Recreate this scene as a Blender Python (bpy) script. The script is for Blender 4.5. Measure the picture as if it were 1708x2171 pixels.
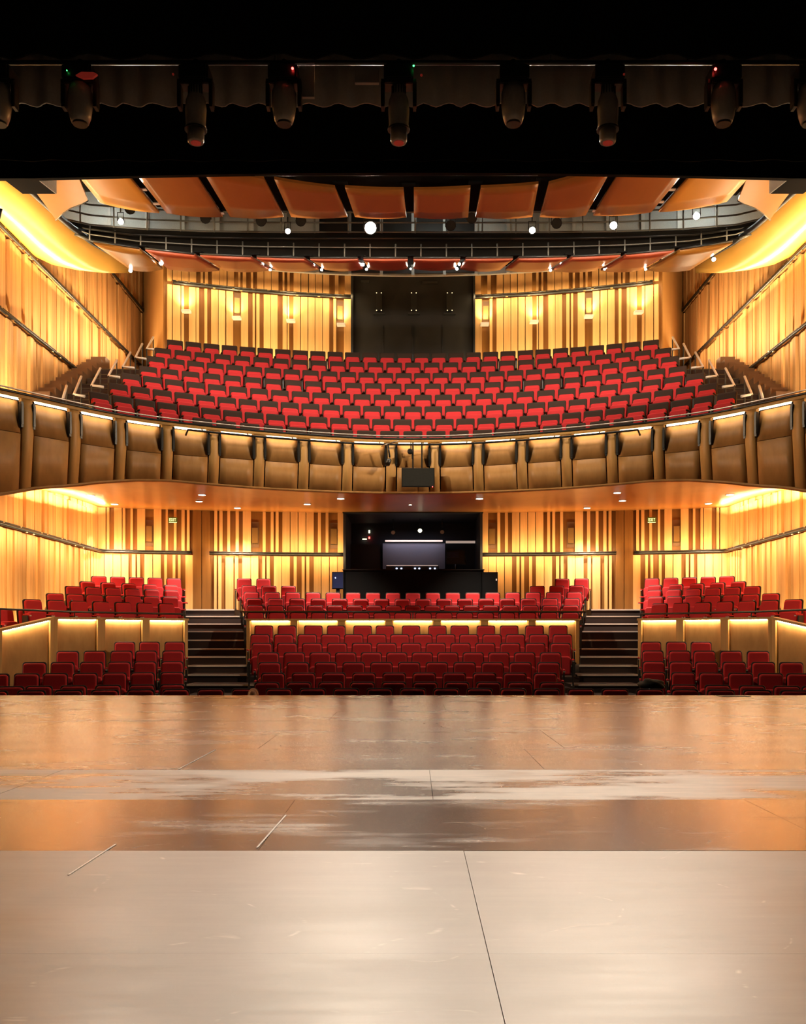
import bpy, bmesh, math, random
import numpy as np
from mathutils import Vector, Matrix

for o in list(bpy.data.objects):
    bpy.data.objects.remove(o, do_unlink=True)
SC = bpy.context.scene
COL = SC.collection
random.seed(7)

# ------------------------------------------------------------------ camera
W, H = 1708, 2171
F, CX, CY, CZ = 2000.0, 875.0, 1352.0, 0.88      # focal length and vanishing point in pixels, eye height over the stage
cd = bpy.data.cameras.new('camera')
cam = bpy.data.objects.new('camera', cd); COL.objects.link(cam)
cam.location = (0, 0, CZ); cam.rotation_euler = (math.radians(90), 0, 0)
cd.sensor_fit = 'HORIZONTAL'; cd.sensor_width = 36.0; cd.lens = 36.0 * F / W
cd.shift_x = -(CX - W / 2) / W
cd.shift_y = (CY - H / 2) / W
cd.clip_end = 200
SC.camera = cam

# ------------------------------------------------------------------ world, exposure
wd = bpy.data.worlds.new('world'); SC.world = wd; wd.use_nodes = True
wd.node_tree.nodes['Background'].inputs[0].default_value = (0, 0, 0, 1)
wd.node_tree.nodes['Background'].inputs[1].default_value = 0.0
vs = SC.view_settings
vs.view_transform = 'Standard'; vs.look = 'None'; vs.gamma = 1.0; vs.use_curve_mapping = False
vs.exposure = 0.5
cy = SC.cycles
cy.max_bounces = 4; cy.diffuse_bounces = 3; cy.glossy_bounces = 3; cy.transmission_bounces = 2; cy.sample_clamp_indirect = 6.0
cy.use_denoising = True

WARM = (1.0, 0.72, 0.36)
AMBER = (1.0, 0.68, 0.32)
SIDE = (1.0, 0.76, 0.46)
SOFT = (1.0, 0.84, 0.66)
def P(px, py, d):
    return Vector(((px - CX) / F * d, d, CZ + (CY - py) / F * d))
def PZ(px, py, z):                      # z above the eye level
    return P(px, py, z * F / (CY - py))
def Xat(px, d): return (px - CX) / F * d
def Zat(py, d): return CZ + (CY - py) / F * d

def light(name, kind, loc, energy, color=SOFT, parent=None, target=None, rot=None, **kw):
    ld = bpy.data.lights.new(name, kind); ld.energy = energy; ld.color = color
    for k, v in kw.items(): setattr(ld, k, v)
    o = bpy.data.objects.new(name, ld); COL.objects.link(o)
    o.location = loc
    if target is not None:
        o.rotation_euler = (Vector(target) - Vector(loc)).to_track_quat('-Z', 'Y').to_euler()
    if rot is not None: o.rotation_euler = rot
    if parent is not None: o.parent = parent
    return o

# ------------------------------------------------------------------ materials
MATS = {}
def nodes_of(name):
    m = bpy.data.materials.new(name); m.use_nodes = True
    nt = m.node_tree; b = nt.nodes['Principled BSDF']
    MATS[name] = m
    return m, nt, b
def plain(name, col, rough=0.5, metal=0.0, spec=0.5, bump=0.0, bscale=40, var=0.12, coat=0.0):
    m, nt, b = nodes_of(name)
    N, L = nt.nodes, nt.links
    geo = N.new('ShaderNodeNewGeometry')
    no = N.new('ShaderNodeTexNoise'); no.inputs['Scale'].default_value = bscale; no.inputs['Detail'].default_value = 1
    L.new(geo.outputs['Position'], no.inputs['Vector'])
    mx = N.new('ShaderNodeMixRGB'); mx.blend_type = 'MIX'
    mx.inputs[1].default_value = (*[c * (1 - var) for c in col], 1); mx.inputs[2].default_value = (*[min(1, c * (1 + var)) for c in col], 1)
    L.new(no.outputs['Fac'], mx.inputs[0]); L.new(mx.outputs[0], b.inputs['Base Color'])
    b.inputs['Roughness'].default_value = rough; b.inputs['Metallic'].default_value = metal
    b.inputs['Specular IOR Level'].default_value = spec; b.inputs['Coat Weight'].default_value = coat
    if bump > 0.35:
        bp = N.new('ShaderNodeBump'); bp.inputs['Strength'].default_value = bump; bp.inputs['Distance'].default_value = 0.01
        L.new(no.outputs['Fac'], bp.inputs['Height']); L.new(bp.outputs['Normal'], b.inputs['Normal'])
    return m
def wood(name, ca, cb, rough=0.45, scale=(9, 9, 0.5), rnd=0.5, spec=0.4, coat=0.0):
    m, nt, b = nodes_of(name)
    N, L = nt.nodes, nt.links
    geo = N.new('ShaderNodeNewGeometry'); oi = N.new('ShaderNodeObjectInfo')
    mp = N.new('ShaderNodeMapping'); mp.inputs['Scale'].default_value = scale
    L.new(geo.outputs['Position'], mp.inputs['Vector'])
    add = N.new('ShaderNodeVectorMath'); add.operation = 'ADD'
    mul = N.new('ShaderNodeVectorMath'); mul.operation = 'SCALE'; mul.inputs[0].default_value = (37, 11, 23)
    L.new(oi.outputs['Random'], mul.inputs['Scale'])
    L.new(mp.outputs[0], add.inputs[0]); L.new(mul.outputs[0], add.inputs[1])
    no = N.new('ShaderNodeTexNoise'); no.inputs['Scale'].default_value = 1.0; no.inputs['Detail'].default_value = 3; no.inputs['Roughness'].default_value = 0.6
    L.new(add.outputs[0], no.inputs['Vector'])
    cr = N.new('ShaderNodeValToRGB'); cr.color_ramp.elements[0].position = 0.3; cr.color_ramp.elements[1].position = 0.72
    cr.color_ramp.elements[0].color = (*ca, 1); cr.color_ramp.elements[1].color = (*cb, 1)
    L.new(no.outputs['Fac'], cr.inputs[0])
    hs = N.new('ShaderNodeHueSaturation')
    mr = N.new('ShaderNodeMapRange'); mr.inputs[3].default_value = 1 - 0.3 * rnd; mr.inputs[4].default_value = 1 + 0.22 * rnd
    L.new(oi.outputs['Random'], mr.inputs[0]); L.new(mr.outputs[0], hs.inputs['Value'])
    L.new(cr.outputs[0], hs.inputs['Color']); L.new(hs.outputs[0], b.inputs['Base Color'])
    b.inputs['Roughness'].default_value = rough; b.inputs['Specular IOR Level'].default_value = spec; b.inputs['Coat Weight'].default_value = coat
    b.inputs['Coat Roughness'].default_value = 0.15
    return m
def emit(name, col, strength):
    m, nt, b = nodes_of(name)
    b.inputs['Base Color'].default_value = (*col, 1)
    b.inputs['Emission Color'].default_value = (*col, 1); b.inputs['Emission Strength'].default_value = strength
    if not name.startswith(('led_strip', 'tube')): m.cycles.emission_sampling = 'NONE'
    return m

wood('plank', (0.66, 0.355, 0.125), (0.82, 0.47, 0.19), 0.58)
wood('plank_recess', (0.20, 0.085, 0.016), (0.27, 0.12, 0.026), 0.5)
wood('side_plank', (0.60, 0.30, 0.095), (0.86, 0.48, 0.18), 0.62, rnd=1.0)
wood('panel_wood', (0.40, 0.20, 0.062), (0.52, 0.275, 0.09), 0.5, scale=(5, 5, 2.0), rnd=0.25)
wood('post_wood', (0.58, 0.32, 0.10), (0.72, 0.41, 0.14), 0.5, rnd=0.2)
wood('soffit_wood', (0.50, 0.20, 0.045), (0.58, 0.25, 0.06), 0.33, scale=(1.5, .5, 1), rnd=0.0, spec=0.5)
wood('ceiling_ring', (0.30, 0.058, 0.022), (0.35, 0.07, 0.028), 0.3, scale=(2, 1, 1), rnd=0.2, spec=0.5)
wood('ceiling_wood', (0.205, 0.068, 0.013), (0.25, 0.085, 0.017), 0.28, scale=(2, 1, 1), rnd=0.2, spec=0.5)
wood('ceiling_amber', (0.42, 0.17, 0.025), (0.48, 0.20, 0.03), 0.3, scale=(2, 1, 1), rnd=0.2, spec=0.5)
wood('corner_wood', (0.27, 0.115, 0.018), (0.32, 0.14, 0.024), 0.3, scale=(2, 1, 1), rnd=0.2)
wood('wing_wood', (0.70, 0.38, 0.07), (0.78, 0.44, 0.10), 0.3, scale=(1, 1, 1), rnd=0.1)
plain('seat_red', (0.52, 0.026, 0.032), 0.75, bump=0.25, bscale=220, var=0.1, spec=0.25)
plain('seat_brown', (0.034, 0.020, 0.014), 0.7, spec=0.2, bump=0.15, bscale=200)
plain('seat_trim', (0.022, 0.007, 0.006), 0.6, spec=0.25)
plain('seat_metal', (0.03, 0.028, 0.026), 0.45)
plain('seat_tip', (0.55, 0.45, 0.40), 0.3)
plain('carpet', (0.035, 0.022, 0.020), 0.9, bump=0.3, bscale=120)
plain('stair_carpet', (0.032, 0.017, 0.014), 0.9, bump=0.3, bscale=120)
plain('stair_brown', (0.15, 0.075, 0.035), 0.6)
plain('black_metal', (0.014, 0.014, 0.014), 0.4)
plain('dark_steel', (0.06, 0.06, 0.058), 0.35, metal=0.7)
plain('nosing', (0.80, 0.70, 0.62), 0.35, spec=0.6)
plain('rail_steel', (0.70, 0.64, 0.58), 0.35, metal=0.5)
plain('chrome', (0.62, 0.58, 0.54), 0.22, metal=1.0)
plain('brass', (0.55, 0.42, 0.22), 0.3, metal=1.0)
plain('grey_paint', (0.58, 0.60, 0.57), 0.6)
plain('catwalk_rail', (0.32, 0.32, 0.295), 0.5, metal=0.2)
plain('catwalk_dark', (0.020, 0.017, 0.014), 0.6)
plain('velvet', (0.006, 0.006, 0.006), 1.0, spec=0.05)
plain('black_paint', (0.006, 0.006, 0.0065), 0.8, spec=0.1)
plain('grey_drape', (0.36, 0.36, 0.34), 0.5)
plain('fixture_grey', (0.48, 0.47, 0.42), 0.22, spec=0.6, coat=0.6)
plain('box_white', (0.75, 0.73, 0.70), 0.6)
plain('screen_dark', (0.012, 0.012, 0.013), 0.75, var=0.5, bscale=2)
plain('booth_wall', (0.012, 0.012, 0.018), 0.7)
plain('booth_panel', (0.17, 0.17, 0.22), 0.6)
plain('monitor_blue', (0.02, 0.028, 0.09), 0.3)
plain('monitor_screen', (0.035, 0.036, 0.034), 0.2)
plain('paper', (0.85, 0.83, 0.80), 0.7)
plain('sign_green', (0.10, 0.20, 0.04), 0.5)
plain('niche_panel', (0.20, 0.105, 0.03), 0.4)
plain('hair', (0.32, 0.12, 0.05), 0.55)
plain('skin', (0.62, 0.34, 0.22), 0.55)
plain('shirt', (0.03, 0.03, 0.035), 0.8)
plain('jacket', (0.07, 0.068, 0.062), 0.85, bump=0.4, bscale=20)
plain('tape_white', (0.92, 0.86, 0.80), 0.35, spec=0.8)
plain('pit_dark', (0.012, 0.011, 0.010), 0.9)
emit('led_strip', (1.0, 0.84, 0.62), 7.0)
emit('led_strip_low', (1.0, 0.80, 0.50), 42.0)
emit('lamp_lens', (1.0, 0.86, 0.70), 260.0)
emit('slot_lens', (1.0, 0.86, 0.70), 60.0)
emit('downlight_lens', (1.0, 0.90, 0.78), 9.0)
emit('sconce_glow', (1.0, 0.80, 0.45), 9.0)
emit('dot_glow', (0.9, 0.75, 0.45), 0.8)
emit('sign_letter', (0.80, 0.85, 0.45), 0.9)
emit('led_red', (1.0, 0.05, 0.04), 9.0)
emit('led_green', (0.05, 1.0, 0.15), 5.0)
emit('led_blue', (0.6, 0.7, 1.0), 4.0)
emit('booth_strip', (0.80, 0.62, 0.52), 0.30)
emit('booth_lamp', (0.85, 0.85, 0.55), 3.0)
emit('tube_lamp', (0.95, 1.0, 0.92), 90.0)
emit('red_glow', (0.6, 0.05, 0.03), 0.10)

def stage_mat(name, ca, cb, rough_a, rough_b, thr=0.5, width=0.15, scr=0.35, mid=0.35):
    m, nt, b = nodes_of(name)
    N, L = nt.nodes, nt.links
    geo = N.new('ShaderNodeNewGeometry')
    def noise(scale, sx, sy, detail=6, rough=0.6):
        mp = N.new('ShaderNodeMapping'); mp.inputs['Scale'].default_value = (sx, sy, 1)
        L.new(geo.outputs['Position'], mp.inputs['Vector'])
        n = N.new('ShaderNodeTexNoise'); n.inputs['Scale'].default_value = scale; n.inputs['Detail'].default_value = detail; n.inputs['Roughness'].default_value = rough
        L.new(mp.outputs[0], n.inputs['Vector']); return n
    n1 = noise(1.1, 0.6, 1.4); n2 = noise(16, 0.35, 2.0, 4, 0.7); n3 = noise(5, 0.25, 3.0, 5, 0.7)
    a = N.new('ShaderNodeMath'); a.operation = 'MULTIPLY_ADD'; a.inputs[1].default_value = mid
    L.new(n3.outputs['Fac'], a.inputs[0]); L.new(n1.outputs['Fac'], a.inputs[2])
    mr = N.new('ShaderNodeMapRange'); mr.inputs[1].default_value = thr + mid / 2 - width; mr.inputs[2].default_value = thr + mid / 2 + width
    L.new(a.outputs[0], mr.inputs[0])
    mx = N.new('ShaderNodeMixRGB'); mx.inputs[1].default_value = (*ca, 1); mx.inputs[2].default_value = (*cb, 1)
    L.new(mr.outputs[0], mx.inputs[0])
    # fine scratches along the sheets, and thin worn scuff lines at changing angles
    sr = N.new('ShaderNodeMapRange'); sr.inputs[1].default_value = 0.66; sr.inputs[2].default_value = 0.80; sr.inputs[4].default_value = scr
    L.new(n2.outputs['Fac'], sr.inputs[0])
    mx2 = N.new('ShaderNodeMixRGB'); mx2.inputs[2].default_value = (0.62, 0.50, 0.42, 1)
    L.new(sr.outputs[0], mx2.inputs[0]); L.new(mx.outputs[0], mx2.inputs[1])
    nd = noise(0.9, 1, 1, 2, 0.5); nm = noise(0.55, 1.0, 1.0, 3, 0.5)
    w = N.new('ShaderNodeMath'); w.operation = 'SUBTRACT'; w.inputs[1].default_value = 0.5; L.new(nd.outputs['Fac'], w.inputs[0])
    ab = N.new('ShaderNodeMath'); ab.operation = 'ABSOLUTE'; L.new(w.outputs[0], ab.inputs[0])
    ln = N.new('ShaderNodeMapRange'); ln.inputs[1].default_value = 0.0; ln.inputs[2].default_value = 0.0035; ln.inputs[3].default_value = 0.6; ln.inputs[4].default_value = 0.0
    L.new(ab.outputs[0], ln.inputs[0])
    gt = N.new('ShaderNodeMapRange'); gt.inputs[1].default_value = 0.53; gt.inputs[2].default_value = 0.62; L.new(n3.outputs['Fac'], gt.inputs[0])
    ml = N.new('ShaderNodeMath'); ml.operation = 'MULTIPLY'; L.new(ln.outputs[0], ml.inputs[0]); L.new(gt.outputs[0], ml.inputs[1])
    mx3 = N.new('ShaderNodeMixRGB'); mx3.inputs[2].default_value = (0.66, 0.56, 0.48, 1)
    L.new(ml.outputs[0], mx3.inputs[0]); L.new(mx2.outputs[0], mx3.inputs[1]); L.new(mx3.outputs[0], b.inputs['Base Color'])
    rr = N.new('ShaderNodeMapRange'); rr.inputs[3].default_value = rough_a; rr.inputs[4].default_value = rough_b
    L.new(mr.outputs[0], rr.inputs[0]); L.new(rr.outputs[0], b.inputs['Roughness'])
    b.inputs['Specular IOR Level'].default_value = 0.8
    return m
stage_mat('stage_pale', (0.215, 0.15, 0.105), (0.37, 0.29, 0.23), 0.33, 0.46, thr=0.44, width=0.22, scr=0.15)
stage_mat('stage_dark', (0.115, 0.066, 0.038), (0.24, 0.17, 0.12), 0.20, 0.40, thr=0.68, width=0.14)
stage_mat('stage_scuffed', (0.16, 0.12, 0.09), (0.50, 0.41, 0.335), 0.24, 0.5, thr=0.51, width=0.09)
stage_mat('stage_brown', (0.18, 0.11, 0.068), (0.26, 0.18, 0.125), 0.22, 0.30, thr=0.52, width=0.22, scr=0.10, mid=0.14)

# ------------------------------------------------------------------ mesh helpers
def tag(o, label=None, cat=None, group=None, kind=None):
    if label: o['label'] = label
    if cat: o['category'] = cat
    if group: o['group'] = group
    if kind: o['kind'] = kind
    return o
def link(name, data, parent=None, loc=(0, 0, 0), rot=(0, 0, 0), scale=(1, 1, 1)):
    o = bpy.data.objects.new(name, data); COL.objects.link(o)
    if parent is not None: o.parent = parent
    o.location = loc; o.rotation_euler = rot; o.scale = scale
    return o
def empty(name, loc=(0, 0, 0), rz=0.0):
    o = link(name, None, None, loc, (0, 0, rz)); o.empty_display_size = 0.2
    return o
def mesh_from(name, verts, faces, mat, smooth=False):
    me = bpy.data.meshes.new(name); me.from_pydata([tuple(v) for v in verts], [], faces); me.update()
    bm = bmesh.new(); bm.from_mesh(me); bmesh.ops.recalc_face_normals(bm, faces=bm.faces); bm.to_mesh(me); bm.free()
    if mat: me.materials.append(MATS[mat])
    if smooth:
        for p in me.polygons: p.use_smooth = True
    return me
def bm_mesh(name, bm, mat, smooth=False):
    bmesh.ops.recalc_face_normals(bm, faces=bm.faces)
    me = bpy.data.meshes.new(name); bm.to_mesh(me); bm.free()
    if mat: me.materials.append(MATS[mat])
    if smooth:
        for p in me.polygons: p.use_smooth = True
    return me
CUBES = {}
def cube(mat, bev=0.0):
    k = (mat, bev)
    if k not in CUBES:
        bm = bmesh.new(); bmesh.ops.create_cube(bm, size=1.0)
        if bev: bmesh.ops.bevel(bm, geom=bm.edges[:], offset=bev, segments=2, affect='EDGES')
        CUBES[k] = bm_mesh('block_' + mat, bm, mat)
    return CUBES[k]
def box(name, parent, mat, c, s, rz=0.0, bev=0.0, rx=0.0):
    return link(name, cube(mat, bev), parent, c, (rx, 0, rz), s)
def box2(name, parent, mat, lo, hi):
    lo, hi = Vector(lo), Vector(hi)
    return box(name, parent, mat, (lo + hi) / 2, hi - lo)
def add_box(bm, c, s, rz=0.0):
    r = bmesh.ops.create_cube(bm, size=1.0)
    M = Matrix.Translation(Vector(c)) @ Matrix.Rotation(rz, 4, 'Z') @ Matrix.Diagonal((*s, 1))
    bmesh.ops.transform(bm, matrix=M, verts=r['verts'])
def add_cyl(bm, p0, p1, r0, r1=None, seg=10, caps=True):
    p0, p1 = Vector(p0), Vector(p1); r1 = r0 if r1 is None else r1
    d = p1 - p0
    q = d.to_track_quat('Z', 'Y').to_matrix().to_4x4()
    M = Matrix.Translation((p0 + p1) / 2) @ q
    bmesh.ops.create_cone(bm, cap_ends=caps, segments=seg, radius1=r0, radius2=r1, depth=d.length, matrix=M)
def cyl(name, parent, mat, p0, p1, r0, r1=None, seg=12):
    bm = bmesh.new(); add_cyl(bm, p0, p1, r0, r1, seg)
    me = bm_mesh(name, bm, mat)
    for p in me.polygons: p.use_smooth = len(p.vertices) == 4
    return link(name, me, parent)
def tube(name, parent, mat, pts, r, seg=8, closed=False):
    pts = [Vector(p) for p in pts]; V, Fc = [], []
    n = len(pts)
    for i, p in enumerate(pts):
        a = pts[max(i - 1, 0)]; b = pts[min(i + 1, n - 1)]
        t = (b - a).normalized()
        up = Vector((0, 0, 1)) if abs(t.z) < 0.9 else Vector((0, 1, 0))
        s = t.cross(up).normalized(); u = s.cross(t)
        for k in range(seg):
            an = 2 * math.pi * k / seg
            V.append(p + (s * math.cos(an) + u * math.sin(an)) * r)
    for i in range(n - 1):
        for k in range(seg):
            k2 = (k + 1) % seg
            Fc.append((i * seg + k, i * seg + k2, (i + 1) * seg + k2, (i + 1) * seg + k))
    Fc.append(tuple(range(seg))); Fc.append(tuple((n - 1) * seg + k for k in range(seg)))
    me = mesh_from(name, V, Fc, mat)
    for p in me.polygons: p.use_smooth = len(p.vertices) == 4
    return link(name, me, parent)
def sheet(name, parent, mat, grid, thick, smooth=True):
    """a curved slab: grid[i][j] of points, thickness given as an upward offset"""
    n, m = len(grid), len(grid[0]); V = []; Fc = []
    up = Vector(thick)
    for k in (0, 1):
        for row in grid:
            for p in row: V.append(Vector(p) + up * k)
    def ix(k, i, j): return k * n * m + i * m + j
    for i in range(n - 1):
        for j in range(m - 1):
            for k in (0, 1):
                Fc.append((ix(k, i, j), ix(k, i + 1, j), ix(k, i + 1, j + 1), ix(k, i, j + 1)))
    for i in range(n - 1):
        for j in (0, m - 1): Fc.append((ix(0, i, j), ix(0, i + 1, j), ix(1, i + 1, j), ix(1, i, j)))
    for j in range(m - 1):
        for i in (0, n - 1): Fc.append((ix(0, i, j), ix(0, i, j + 1), ix(1, i, j + 1), ix(1, i, j)))
    me = mesh_from(name, V, Fc, mat)
    if smooth:
        for p in me.polygons[: 2 * (n - 1) * (m - 1)]: p.use_smooth = True
    return link(name, me, parent)
def prism(name, parent, mat, pts, ext):
    """closed polygon pts extruded along ext"""
    n = len(pts); V = [Vector(p) for p in pts] + [Vector(p) + Vector(ext) for p in pts]
    Fc = [tuple(range(n)), tuple(range(n, 2 * n))] + [(i, (i + 1) % n, n + (i + 1) % n, n + i) for i in range(n)]
    return link(name, mesh_from(name, V, Fc, mat), parent)
def lathe(name, parent, mat, prof, origin, axis=(0, 0, 1), seg=16):
    """prof: list of (r, t) along the axis"""
    q = Vector(axis).to_track_quat('Z', 'Y'); V = []; Fc = []
    for r, t in prof:
        for k in range(seg):
            an = 2 * math.pi * k / seg
            V.append(Vector(origin) + q @ Vector((r * math.cos(an), r * math.sin(an), t)))
    for i in range(len(prof) - 1):
        for k in range(seg):
            k2 = (k + 1) % seg
            Fc.append((i * seg + k, i * seg + k2, (i + 1) * seg + k2, (i + 1) * seg + k))
    Fc.append(tuple(range(seg))); Fc.append(tuple((len(prof) - 1) * seg + k for k in range(seg)))
    me = mesh_from(name, V, Fc, mat)
    for p in me.polygons: p.use_smooth = len(p.vertices) == 4
    return link(name, me, parent)
def ordinal(n):
    a = ['first', 'second', 'third', 'fourth', 'fifth', 'sixth', 'seventh', 'eighth', 'ninth', 'tenth', 'eleventh', 'twelfth', 'thirteenth',
         'fourteenth', 'fifteenth', 'sixteenth', 'seventeenth', 'eighteenth', 'nineteenth']
    if n < 20: return a[n - 1]
    t, u = divmod(n, 10); tens = {2: 'twent', 3: 'thirt', 4: 'fort'}[t]
    return tens + 'ieth' if u == 0 else tens + 'y-' + a[u - 1]
def from_left(i, n): return 'leftmost' if i == 0 else ('rightmost' if i == n - 1 else ordinal(i + 1) + ' from left')

# ================================================================== THE SETTING
WX = 9.9                                   # side walls at +-WX
STAGE_D = 14.42
# ---- stage floor: sheets laid in courses with open joints
fl = box2('floor', None, 'pit_dark', (-10.4, -6, -0.6), (10.4, STAGE_D - 0.02, -0.024)); tag(fl, kind='structure')
fl['label'] = 'worn hardboard stage floor in long sheets'
seams = [-1.0, 0.21, 1.42, 2.63, 3.90, 5.13, 6.29, 7.49, 8.8, 10.0, 11.25, 12.5, 13.7, STAGE_D]
offs = [0.21, -1.0, 0.21, 0.21, -0.64, 0.9, -1.56, 1.21, 1.21, -0.9, 0.4, -0.3, 0.5]
offs = [-0.64, 0.4, 0.21, 0.21, -0.64, 0.11, -1.56, 1.21, 1.21, -0.9, 0.4, -0.3, 0.5]
smat = ['stage_pale', 'stage_pale', 'stage_pale', 'stage_pale', 'stage_dark', 'stage_scuffed', 'stage_brown', 'stage_brown', 'stage_brown', 'stage_brown', 'stage_brown', 'stage_brown', 'stage_brown']
def sub(parent, name, mat, c, s, **k):     # child of a scaled block: undo its scale by parenting through an empty-scale inverse
    o = box(name, parent, mat, c, s, **k)
    o.matrix_parent_inverse = (Matrix.Translation(parent.location) @ Matrix.Diagonal((*parent.scale, 1))).inverted()
    return o
for r in range(len(seams) - 1):
    y0, y1 = seams[r] + 0.0008, seams[r + 1] - 0.0008
    x = offs[r] - 2.44 * 5
    while x < 10.2:
        a, b = max(x + 0.0012, -10.2), min(x + 2.44 - 0.0012, 10.2)
        if b - a > 0.1:
            dz = random.uniform(-0.0012, 0.0)
            sub(fl, 'sheet', smat[r], ((a + b) / 2, (y0 + y1) / 2, -0.012 + dz), (b - a, y1 - y0, 0.024))
        x += 2.44
# stage front face below the edge
sf = box2('wall_stage_front', None, 'black_paint', (-10.4, STAGE_D - 0.02, -2.0), (10.4, STAGE_D + 0.03, -0.03)); tag(sf, 'black riser below the stage edge', kind='structure')
# stage house shell, all black
sh = [('wall_stage_left', (-10.6, -6, -0.6), (-10.4, 15.2, 12)), ('wall_stage_right', (10.4, -6, -0.6), (10.6, 15.2, 12)),
      ('wall_stage_back', (-10.6, -6.2, -0.6), (10.6, -6, 12)), ('ceiling_stage', (-10.6, -6.2, 12), (10.6, 15.2, 12.2))]
for n, lo, hi in sh: tag(box2(n, None, 'black_paint', lo, hi), 'black painted stage house shell', kind='structure')

# ---- auditorium outer shell
shell = [('floor_auditorium', 'pit_dark', (-10.3, STAGE_D, -2.2), (10.3, 36, -2.0)),
         ('wall_far', 'plank_recess', (-10.3, 35.2, -2.2), (10.3, 35.4, 16.5)),
         ('ceiling', 'black_paint', (-10.3, 15.2, 16.3), (10.3, 35.4, 16.5)),
         ('wall_left', 'plank_recess', (-10.3, 15.1, -2.2), (-9.97, 35.4, 16.5)),
         ('wall_right', 'plank_recess', (9.97, 15.1, -2.2), (10.3, 35.4, 16.5))]
SHELL = {}
for n, m, lo, hi in shell:
    SHELL[n] = tag(box2(n, None, m, lo, hi), 'timber lined auditorium ' + n.replace('_', ' '), kind='structure')

# ---- side wall boards (irregular vertical planks in tiers between the rails)
RAIL_Z = [CZ + 2.71, CZ + 7.82, CZ + 9.80, CZ + 11.90]
def side_planks(sgn):
    par = SHELL['wall_left' if sgn < 0 else 'wall_right']
    rng = random.Random(11)
    tiers = [(-1.6, RAIL_Z[0] - 0.05, 17.0, 30.6), (RAIL_Z[0] + 0.05, CZ + 3.95, 17.0, 30.6),
             (CZ + 3.95, RAIL_Z[1] - 0.05, 17.0, 34.6), (RAIL_Z[1] + 0.05, RAIL_Z[2] - 0.05, 17.0, 34.6),
             (RAIL_Z[2] + 0.05, RAIL_Z[3] - 0.05, 20.0, 34.6), (RAIL_Z[3] + 0.05, CZ + 13.6, 24.0, 34.6)]
    for z0, z1, ya, yb in tiers:
        y = ya
        while y < yb - 0.06:
            w = rng.choice([0.12, 0.16, 0.2, 0.26, 0.3, 0.34])
            w = min(w, yb - y)
            g = rng.choice([0.012, 0.012, 0.012, 0.03, 0.06, 0.10, 0.012])
            t = rng.choice([0.05, 0.07, 0.09, 0.11])
            sub(par, 'plank', 'side_plank', (sgn * (9.97 - t / 2), y + w / 2, (z0 + z1) / 2), (t, w, z1 - z0))
            y += w + g
side_planks(-1); side_planks(1)

# ---- back wall of the stalls
def bw_d(X): return 31.1 - 1.35 * (X / WX) ** 2
def bw_hit(px, fn):
    d = 30.0
    for _ in range(25): d = fn(Xat(px, d))
    return Xat(px, d), d
def arc_strip_wall(name, fn, xa, xb, z0, z1, mat, label, n=24, thick=0.12):
    V, Fc = [], []
    for i in range(n + 1):
        X = xa + (xb - xa) * i / n; d = fn(X)
        V += [(X, d, z0), (X, d, z1), (X, d + thick, z0), (X, d + thick, z1)]
    for i in range(n):
        a, b = i * 4, i * 4 + 4
        Fc += [(a, b, b + 1, a + 1), (a + 2, b + 2, b + 3, a + 3), (a, b, b + 2, a + 2), (a + 1, b + 1, b + 3, a + 3)]
    Fc += [(0, 1, 3, 2), (n * 4, n * 4 + 1, n * 4 + 3, n * 4 + 2)]
    o = link(name, mesh_from(name, V, Fc, mat)); tag(o, label, kind='structure'); return o
def wall_planks(par, fn, spans, z0, z1, mat='plank', thick=0.11, mirror=True, off=0.0):
    for a, b in spans:
        for s in ((1, -1) if mirror else (1,)):
            pa, pb = (a, b) if s > 0 else (2 * CX - b, 2 * CX - a)
            Xa, da = bw_hit(pa, fn); Xb, db = bw_hit(pb, fn)
            w = math.hypot(Xb - Xa, db - da)
            rz = math.atan2(db - da, Xb - Xa)
            box('plank', par, mat, ((Xa + Xb) / 2, (da + db) / 2 - thick / 2 - off, (z0 + z1) / 2), (w, thick, z1 - z0), rz)
def conv(lst, x0, sc): return [(x0 + a / sc, x0 + b / sc) for a, b in lst]
ST_RAIL = CZ + 2.71
wl = arc_strip_wall('wall_back_stalls_left', bw_d, -9.95, -2.20, -0.5, CZ + 4.3, 'plank_recess', 'slatted timber back wall of the stalls left of the control booth')
wr = arc_strip_wall('wall_back_stalls_right', bw_d, 2.20, 9.95, -0.5, CZ + 4.3, 'plank_recess', 'slatted timber back wall of the stalls right of the control booth')
secA_up = conv([(800, 846), (850, 915), (925, 948), (988, 1055), (1062, 1085), (1130, 1150), (1188, 1255), (1330, 1395), (1432, 1452), (1503, 1525), (1568, 1595), (1615, 1638)], 0, 4.067)
secA_lo = conv([(850, 900), (905, 975), (980, 1045), (1050, 1112), (1142, 1172), (1187, 1212), (1250, 1318), (1325, 1390), (1420, 1443), (1492, 1515), (1538, 1560), (1602, 1665)], 0, 4.067)
secB_up = conv([(337, 365), (385, 415), (460, 487), (540, 570), (608, 685), (797, 825), (873, 900), (920, 948), (985, 1055), (1062, 1130), (1137, 1205), (1212, 1282), (1322, 1350), (1395, 1422), (1510, 1580)], 380, 4.495)
secB_lo = conv([(335, 360), (375, 405), (443, 518), (533, 565), (603, 680), (685, 755), (793, 820), (835, 865), (903, 975), (980, 1055), (1092, 1120), (1168, 1195), (1212, 1240), (1283, 1350), (1357, 1428), (1435, 1505), (1510, 1580)], 380, 4.495)
pil = [(409.5, 427.8), (429.2, 446)]
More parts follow.
